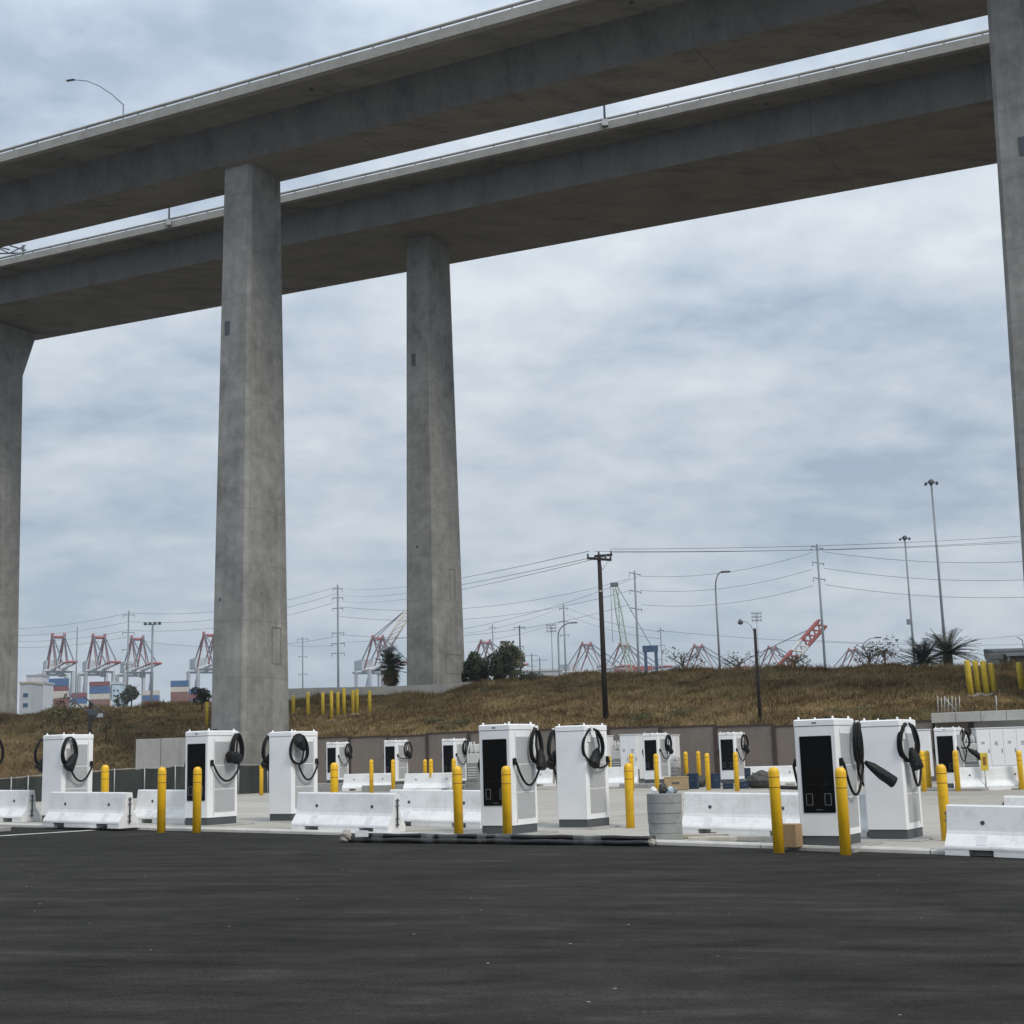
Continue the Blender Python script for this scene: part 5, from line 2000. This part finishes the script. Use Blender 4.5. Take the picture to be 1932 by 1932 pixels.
# shed with grey roof at the right edge
a = at(1918, 1247, 105)
t_ = thing('open_shed', 'open shed with dark grey roof at the right edge above the yellow posts', 'shed', a)
z1, z2 = at(1918, 1217, 105).z - a.z, at(1918, 1237, 105).z - a.z
MB().loft([[(x, -1.5, z2), (x, -1.2, z2 + .08), (x, 3.5, z1), (x, 3.7, z1 - .1), (x, 3.5, z2)] for x in (-1.2, 4.5)]).build('roof', 'shed_roof', t_)
fix_normals(t_.children[0])
for i in range(8):
    MB().box((-1.0 + i * .75, -1.62, z2 + .02), (.04, .06, .22)).build('roof_batten', 'steel_pale', t_)
MB().box((1.6, -1.56, z2 - .05), (5.8, .08, .12)).build('fascia', 'steel_pale', t_)
for x in (-1.0, .9, 2.6, 4.3):
    MB().box((x, -1.2, z2 / 2 - .5), (.14, .14, z2 + 1)).build('post', 'steel_pale', t_)
MB().box((1.6, 1.5, .3), (5.8, 3.0, 1.0)).build('low_wall', 'equipment_grey', t_)
MB().tube([(.6, 0, z1 - .2), (.6, 0, z1 + .35), (.2, 0, z1 + .6)], .04, 6).build('vent_pipe', 'equipment_pale', t_)
MB().bevel_box((-1.75, -.8, z2 - .1), (.9, .5, .45), .05).build('floodlight', 'equipment_grey', t_)


# ------------------------------------------------------------------ vegetation
def leaf_cloud(c, rad, n, size, seed, shell=.45, squash=(1, 1, 1), lobes=7):
    rr = np.random.default_rng(seed)
    mb_v, mb_f = [], []
    cen = rr.normal(0, .5, (lobes, 3)) * np.array(rad) * .75
    rs = rr.uniform(.35, .62, lobes)
    for i in range(n):
        k = rr.integers(lobes)
        d = rr.normal(size=3)
        d /= np.linalg.norm(d)
        q = cen[k] + d * np.array(rad) * rs[k] * (rr.uniform(shell, 1) ** .6)
        p = Vector(c) + Vector(q.tolist())
        a = Vector(rr.normal(size=3).tolist()).normalized()
        b_ = a.orthogonal().normalized()
        s_ = size * rr.uniform(.5, 1.3)
        o_ = len(mb_v)
        mb_v += [p - a * s_, p + b_ * s_ * .45, p + a * s_, p - b_ * s_ * .45]
        mb_f.append((o_, o_ + 1, o_ + 2, o_ + 3))
    return MB().add(mb_v, mb_f)


def tree(label, px, py_base, Y, w_, h_, mat='leaf_dark', n=1600, name='tree', seed=1, size=.22, z=None, group=None, low=False):
    p = at(px, py_base, Y)
    if z is not None:
        p.z = z
    t_ = thing(name, label, 'tree' if 'tree' in name else 'shrub', p, 0, group)
    rr = random.Random(seed)
    tr = MB().tube([(0, 0, -.5), (.05 * w_ * .1, 0, h_ * .3), (rr.uniform(-.1, .1) * w_, 0, h_ * .6)], [.06 * w_ * .6, .045 * w_ * .6, .02 * w_], 7)
    for k in range(5):
        an = k * 1.3 + seed
        tr.tube([(0, 0, h_ * (.2 + .06 * k)), (math.cos(an) * w_ * .2, math.sin(an) * w_ * .2, h_ * (.45 + .05 * k)), (math.cos(an) * w_ * .36, math.sin(an) * w_ * .36, h_ * (.6 + .05 * k))], [.025 * w_ * .6, .018 * w_ * .6, .008 * w_], 5)
    tr.build('trunk', 'bark', t_)
    leaf_cloud((0, 0, h_ * (.40 if low else .55)), (w_ * .5, w_ * .5, h_ * (.60 if low else .45)), n, size, seed, lobes=11 if low else 7).build('crown', mat, t_)
    return t_


tree('dark bushy tree touching the right side of the farther column', 903, 1286, 112, 2.7, 3.0, n=4200, seed=5, size=.15, low=True, group='bushy trees on the crest')
tree('dark bushy tree left of the slender pole on the crest', 953, 1286, 112, 2.8, 2.8, n=4200, seed=6, size=.15, low=True, group='bushy trees on the crest')
tree('grey-green tree behind the bushy crest trees', 966, 1284, 170, 4.5, 5.4, 'leaf_olive', n=900, seed=16, size=.3)
tree('dark green tree among the containers right of the pale blue block', 248, 1335, 300, 5.2, 6.2, n=1300, seed=7, size=.4)
tree('thin brownish young tree on the left bank behind the blank station', 118, 1402, 92, 2.4, 3.3, 'leaf_olive', n=420, seed=8, size=.13)
tree('dark rounded bush on top of the bank left of the near column', 381, 1330, 108, 1.7, 1.3, n=900, seed=9, size=.11, name='bush')
tree('sparse shrub on the left bank below the white sign', 200, 1385, 104, 1.8, 1.1, 'leaf_olive', n=160, seed=10, size=.10, name='shrub')
for k, (px, py, Y, w_, h_, lab) in enumerate(((1000, 1288, 105, 2.6, .9, 'low dark weed clump left of the rail yard poles'),
                                           (1290, 1268, 150, 4.5, 2.6, 'sparse windblown tree left of the lone street lamp'),
                                           (1395, 1268, 150, 5.0, 2.4, 'sparse windblown tree left of the wooden lamp pole'),
                                           (1500, 1262, 140, 4.5, 1.8, 'low dark shrub at the foot of the raised red boom'),
                                           (1640, 1258, 130, 3.6, 2.2, 'sparse shrub below the small curved street lamp'),
                                           (1670, 1258, 130, 3.0, 2.6, 'sparse tall shrub left of the date palms'))):
    tree(lab, px, py, Y, w_, h_, 'leaf_dark', n=260, seed=20 + k, size=.15, name='shrub', group='sparse shrubs along the crest')
# green weeds on the bank
for k, (px, py, s_, lab) in enumerate(((870, 1367, 1.3, 'green weed clump on the bank left of the middle island'), (845, 1378, .9, 'smaller green weed clump above the wall left of the middle island'),
                                  (1285, 1352, 1.2, 'green weed patch on the bank right of the dark wooden pole'), (1210, 1362, 1.0, 'low green weed patch above the wall behind the fourth station'),
                                  (820, 1368, .7, 'small dark weed above the wall by the third station'), (1600, 1350, 1.1, 'dull green weed patch above the right island'))):
    p = on_hill(px, py)
    t_ = thing('weed_clump', lab, 'weeds', p, 0, 'weeds on the bank')
    leaf_cloud((0, 0, .18), (s_, s_ * .8, .32), 420, .07, 50 + k).build('foliage', 'leaf_olive', t_)
    MB().tube([(0, 0, -.1), (.05, 0, .3)], .02, 5).build('stem', 'bark', t_)


def frond(mb, base, an, elev, L_, droop, leaf, rr, n=22):
    """one feather frond: rachis with two rows of leaflets"""
    d = Vector((math.cos(an), math.sin(an), 0))
    pts = []
    for i in range(9):
        f = i / 8
        r_ = L_ * f
        pts.append(Vector(base) + d * r_ * math.cos(elev) + Vector((0, 0, r_ * math.sin(elev) - droop * f * f * L_)))
    mb.tube(pts, [.035 * (1 - .8 * i / 8) for i in range(9)], 4, cap=False)
    side = Vector((-d.y, d.x, 0))
    for k in range(n):
        f = .12 + .88 * k / n
        i = min(7, int(f * 8))
        p = pts[i].lerp(pts[i + 1], f * 8 - i)
        tang = (pts[i + 1] - pts[i]).normalized()
        ll = leaf * (1 - .55 * abs(f - .45)) * rr.uniform(.8, 1.15)
        for s_ in (-1, 1):
            tip = p + side * s_ * ll * .75 + tang * ll * .6 + Vector((0, 0, rr.uniform(-.08, .12)))
            o_ = len(mb.v)
            mb.add([p - tang * .03, p + tang * .03, tip], [(0, 1, 2)])
    return mb


def date_palm(label, px, py, Y, crown_h, L_, seed, nf=38):
    p = at(px, py, Y)
    t_ = thing('date_palm', label, 'palm', p, 0, 'date palms on the crest')
    MB().tube([(0, 0, -1), (0, 0, crown_h)], [.45, .38], 10).build('trunk', 'bark', t_)
    rr = random.Random(seed)
    for k in range(nf):
        mb = MB()
        frond(mb, (0, 0, crown_h), k * 2.399, rr.uniform(-.2, 1.2), L_ * rr.uniform(.75, 1.1), rr.uniform(.1, .4), .6, rr)
        mb.build('frond', 'palm_green', t_)


date_palm('large date palm with spreading fronds behind the tallest light mast', 1790, 1262, 118, 1.3, 3.4, 3, 75)
date_palm('lower date palm with dense fronds left of the tallest light mast', 1744, 1262, 118, .6, 3.0, 4, 70)


def fan_palm(label, px, py, Y, h_):
    p = at(px, py, Y)
    t_ = thing('fan_palm', label, 'palm', p)
    rr = random.Random(12)
    MB().tube([(0, 0, -1), (0, 0, h_ * .6)], [.35, .3], 10).build('trunk', 'bark', t_)

    def fan(mb, base, an, el, L_, rad):
        d = Vector((math.cos(an) * math.cos(el), math.sin(an) * math.cos(el), math.sin(el)))
        c = Vector(base) + d * L_
        mb.tube([base, c], .02, 4, cap=False)
        s_ = d.orthogonal().normalized()
        s_ = Vector((-math.sin(an), math.cos(an), 0))
        for k in range(11):
            a = (k - 5) * .25
            tip = c + (d * math.cos(a) + s_ * math.sin(a)) * rad * rr.uniform(.85, 1.1) + Vector((0, 0, -.1 * rad * abs(a)))
            q = c + (d * math.cos(a) + s_ * math.sin(a)) * rad * .5
            w_ = s_ * .05
            mb.add([c, q + w_, tip, q - w_], [(0, 1, 2, 3)])
    for k in range(64):
        mb = MB()
        fan(mb, Vector((0, 0, h_ * rr.uniform(.36, .66))), k * 2.399, rr.uniform(-.55, 1.3), rr.uniform(.45, .9), rr.uniform(.65, .95))
        mb.build('fan_leaf', 'palm_green', t_)
    mb = MB()
    for k in range(90):
        z = h_ * rr.uniform(.22, .5)
        fan(mb, Vector((0, 0, z)), k * 2.399, rr.uniform(-1.35, -.6), rr.uniform(.3, .6), rr.uniform(.5, .8))
    mb.build('dead_skirt', 'palm_dead', t_)


fan_palm('fan palm with brown dead skirt left of the farther column', 738, 1292, 118, 3.3)
# small white sign on the left bank
p = on_hill(188, 1362)
t_ = thing('small_sign', 'small white sign board right of the dark pole on the left bank', 'sign', p)
MB().bevel_box((0, 0, .55), (.55, .04, .32), .01).build('board', 'paper_white', t_)
MB().tube([(0, .04, -.3), (0, .04, .6)], .025, 6).build('stake', 'galvanised', t_)

# ------------------------------------------------------------------ sea haze
m = bpy.data.materials.new('haze')
m.use_nodes = True
t = m.node_tree
t.nodes.clear()
vo = t.nodes.new('ShaderNodeVolumePrincipled')
vo.inputs['Color'].default_value = (.80, .87, .95, 1)
vo.inputs['Density'].default_value = .00023
vo.inputs['Anisotropy'].default_value = .2
oo = t.nodes.new('ShaderNodeOutputMaterial')
LK(t, vo.outputs[0], oo.inputs['Volume'])
m.cycles.homogeneous_volume = True
MATS['haze'] = m
o = MB().box((0, 350, 48.2), (3020, 2320, 103.6)).build('haze', 'haze')
tag(o, 'thin pale sea haze filling the air', 'haze', None, 'stuff')
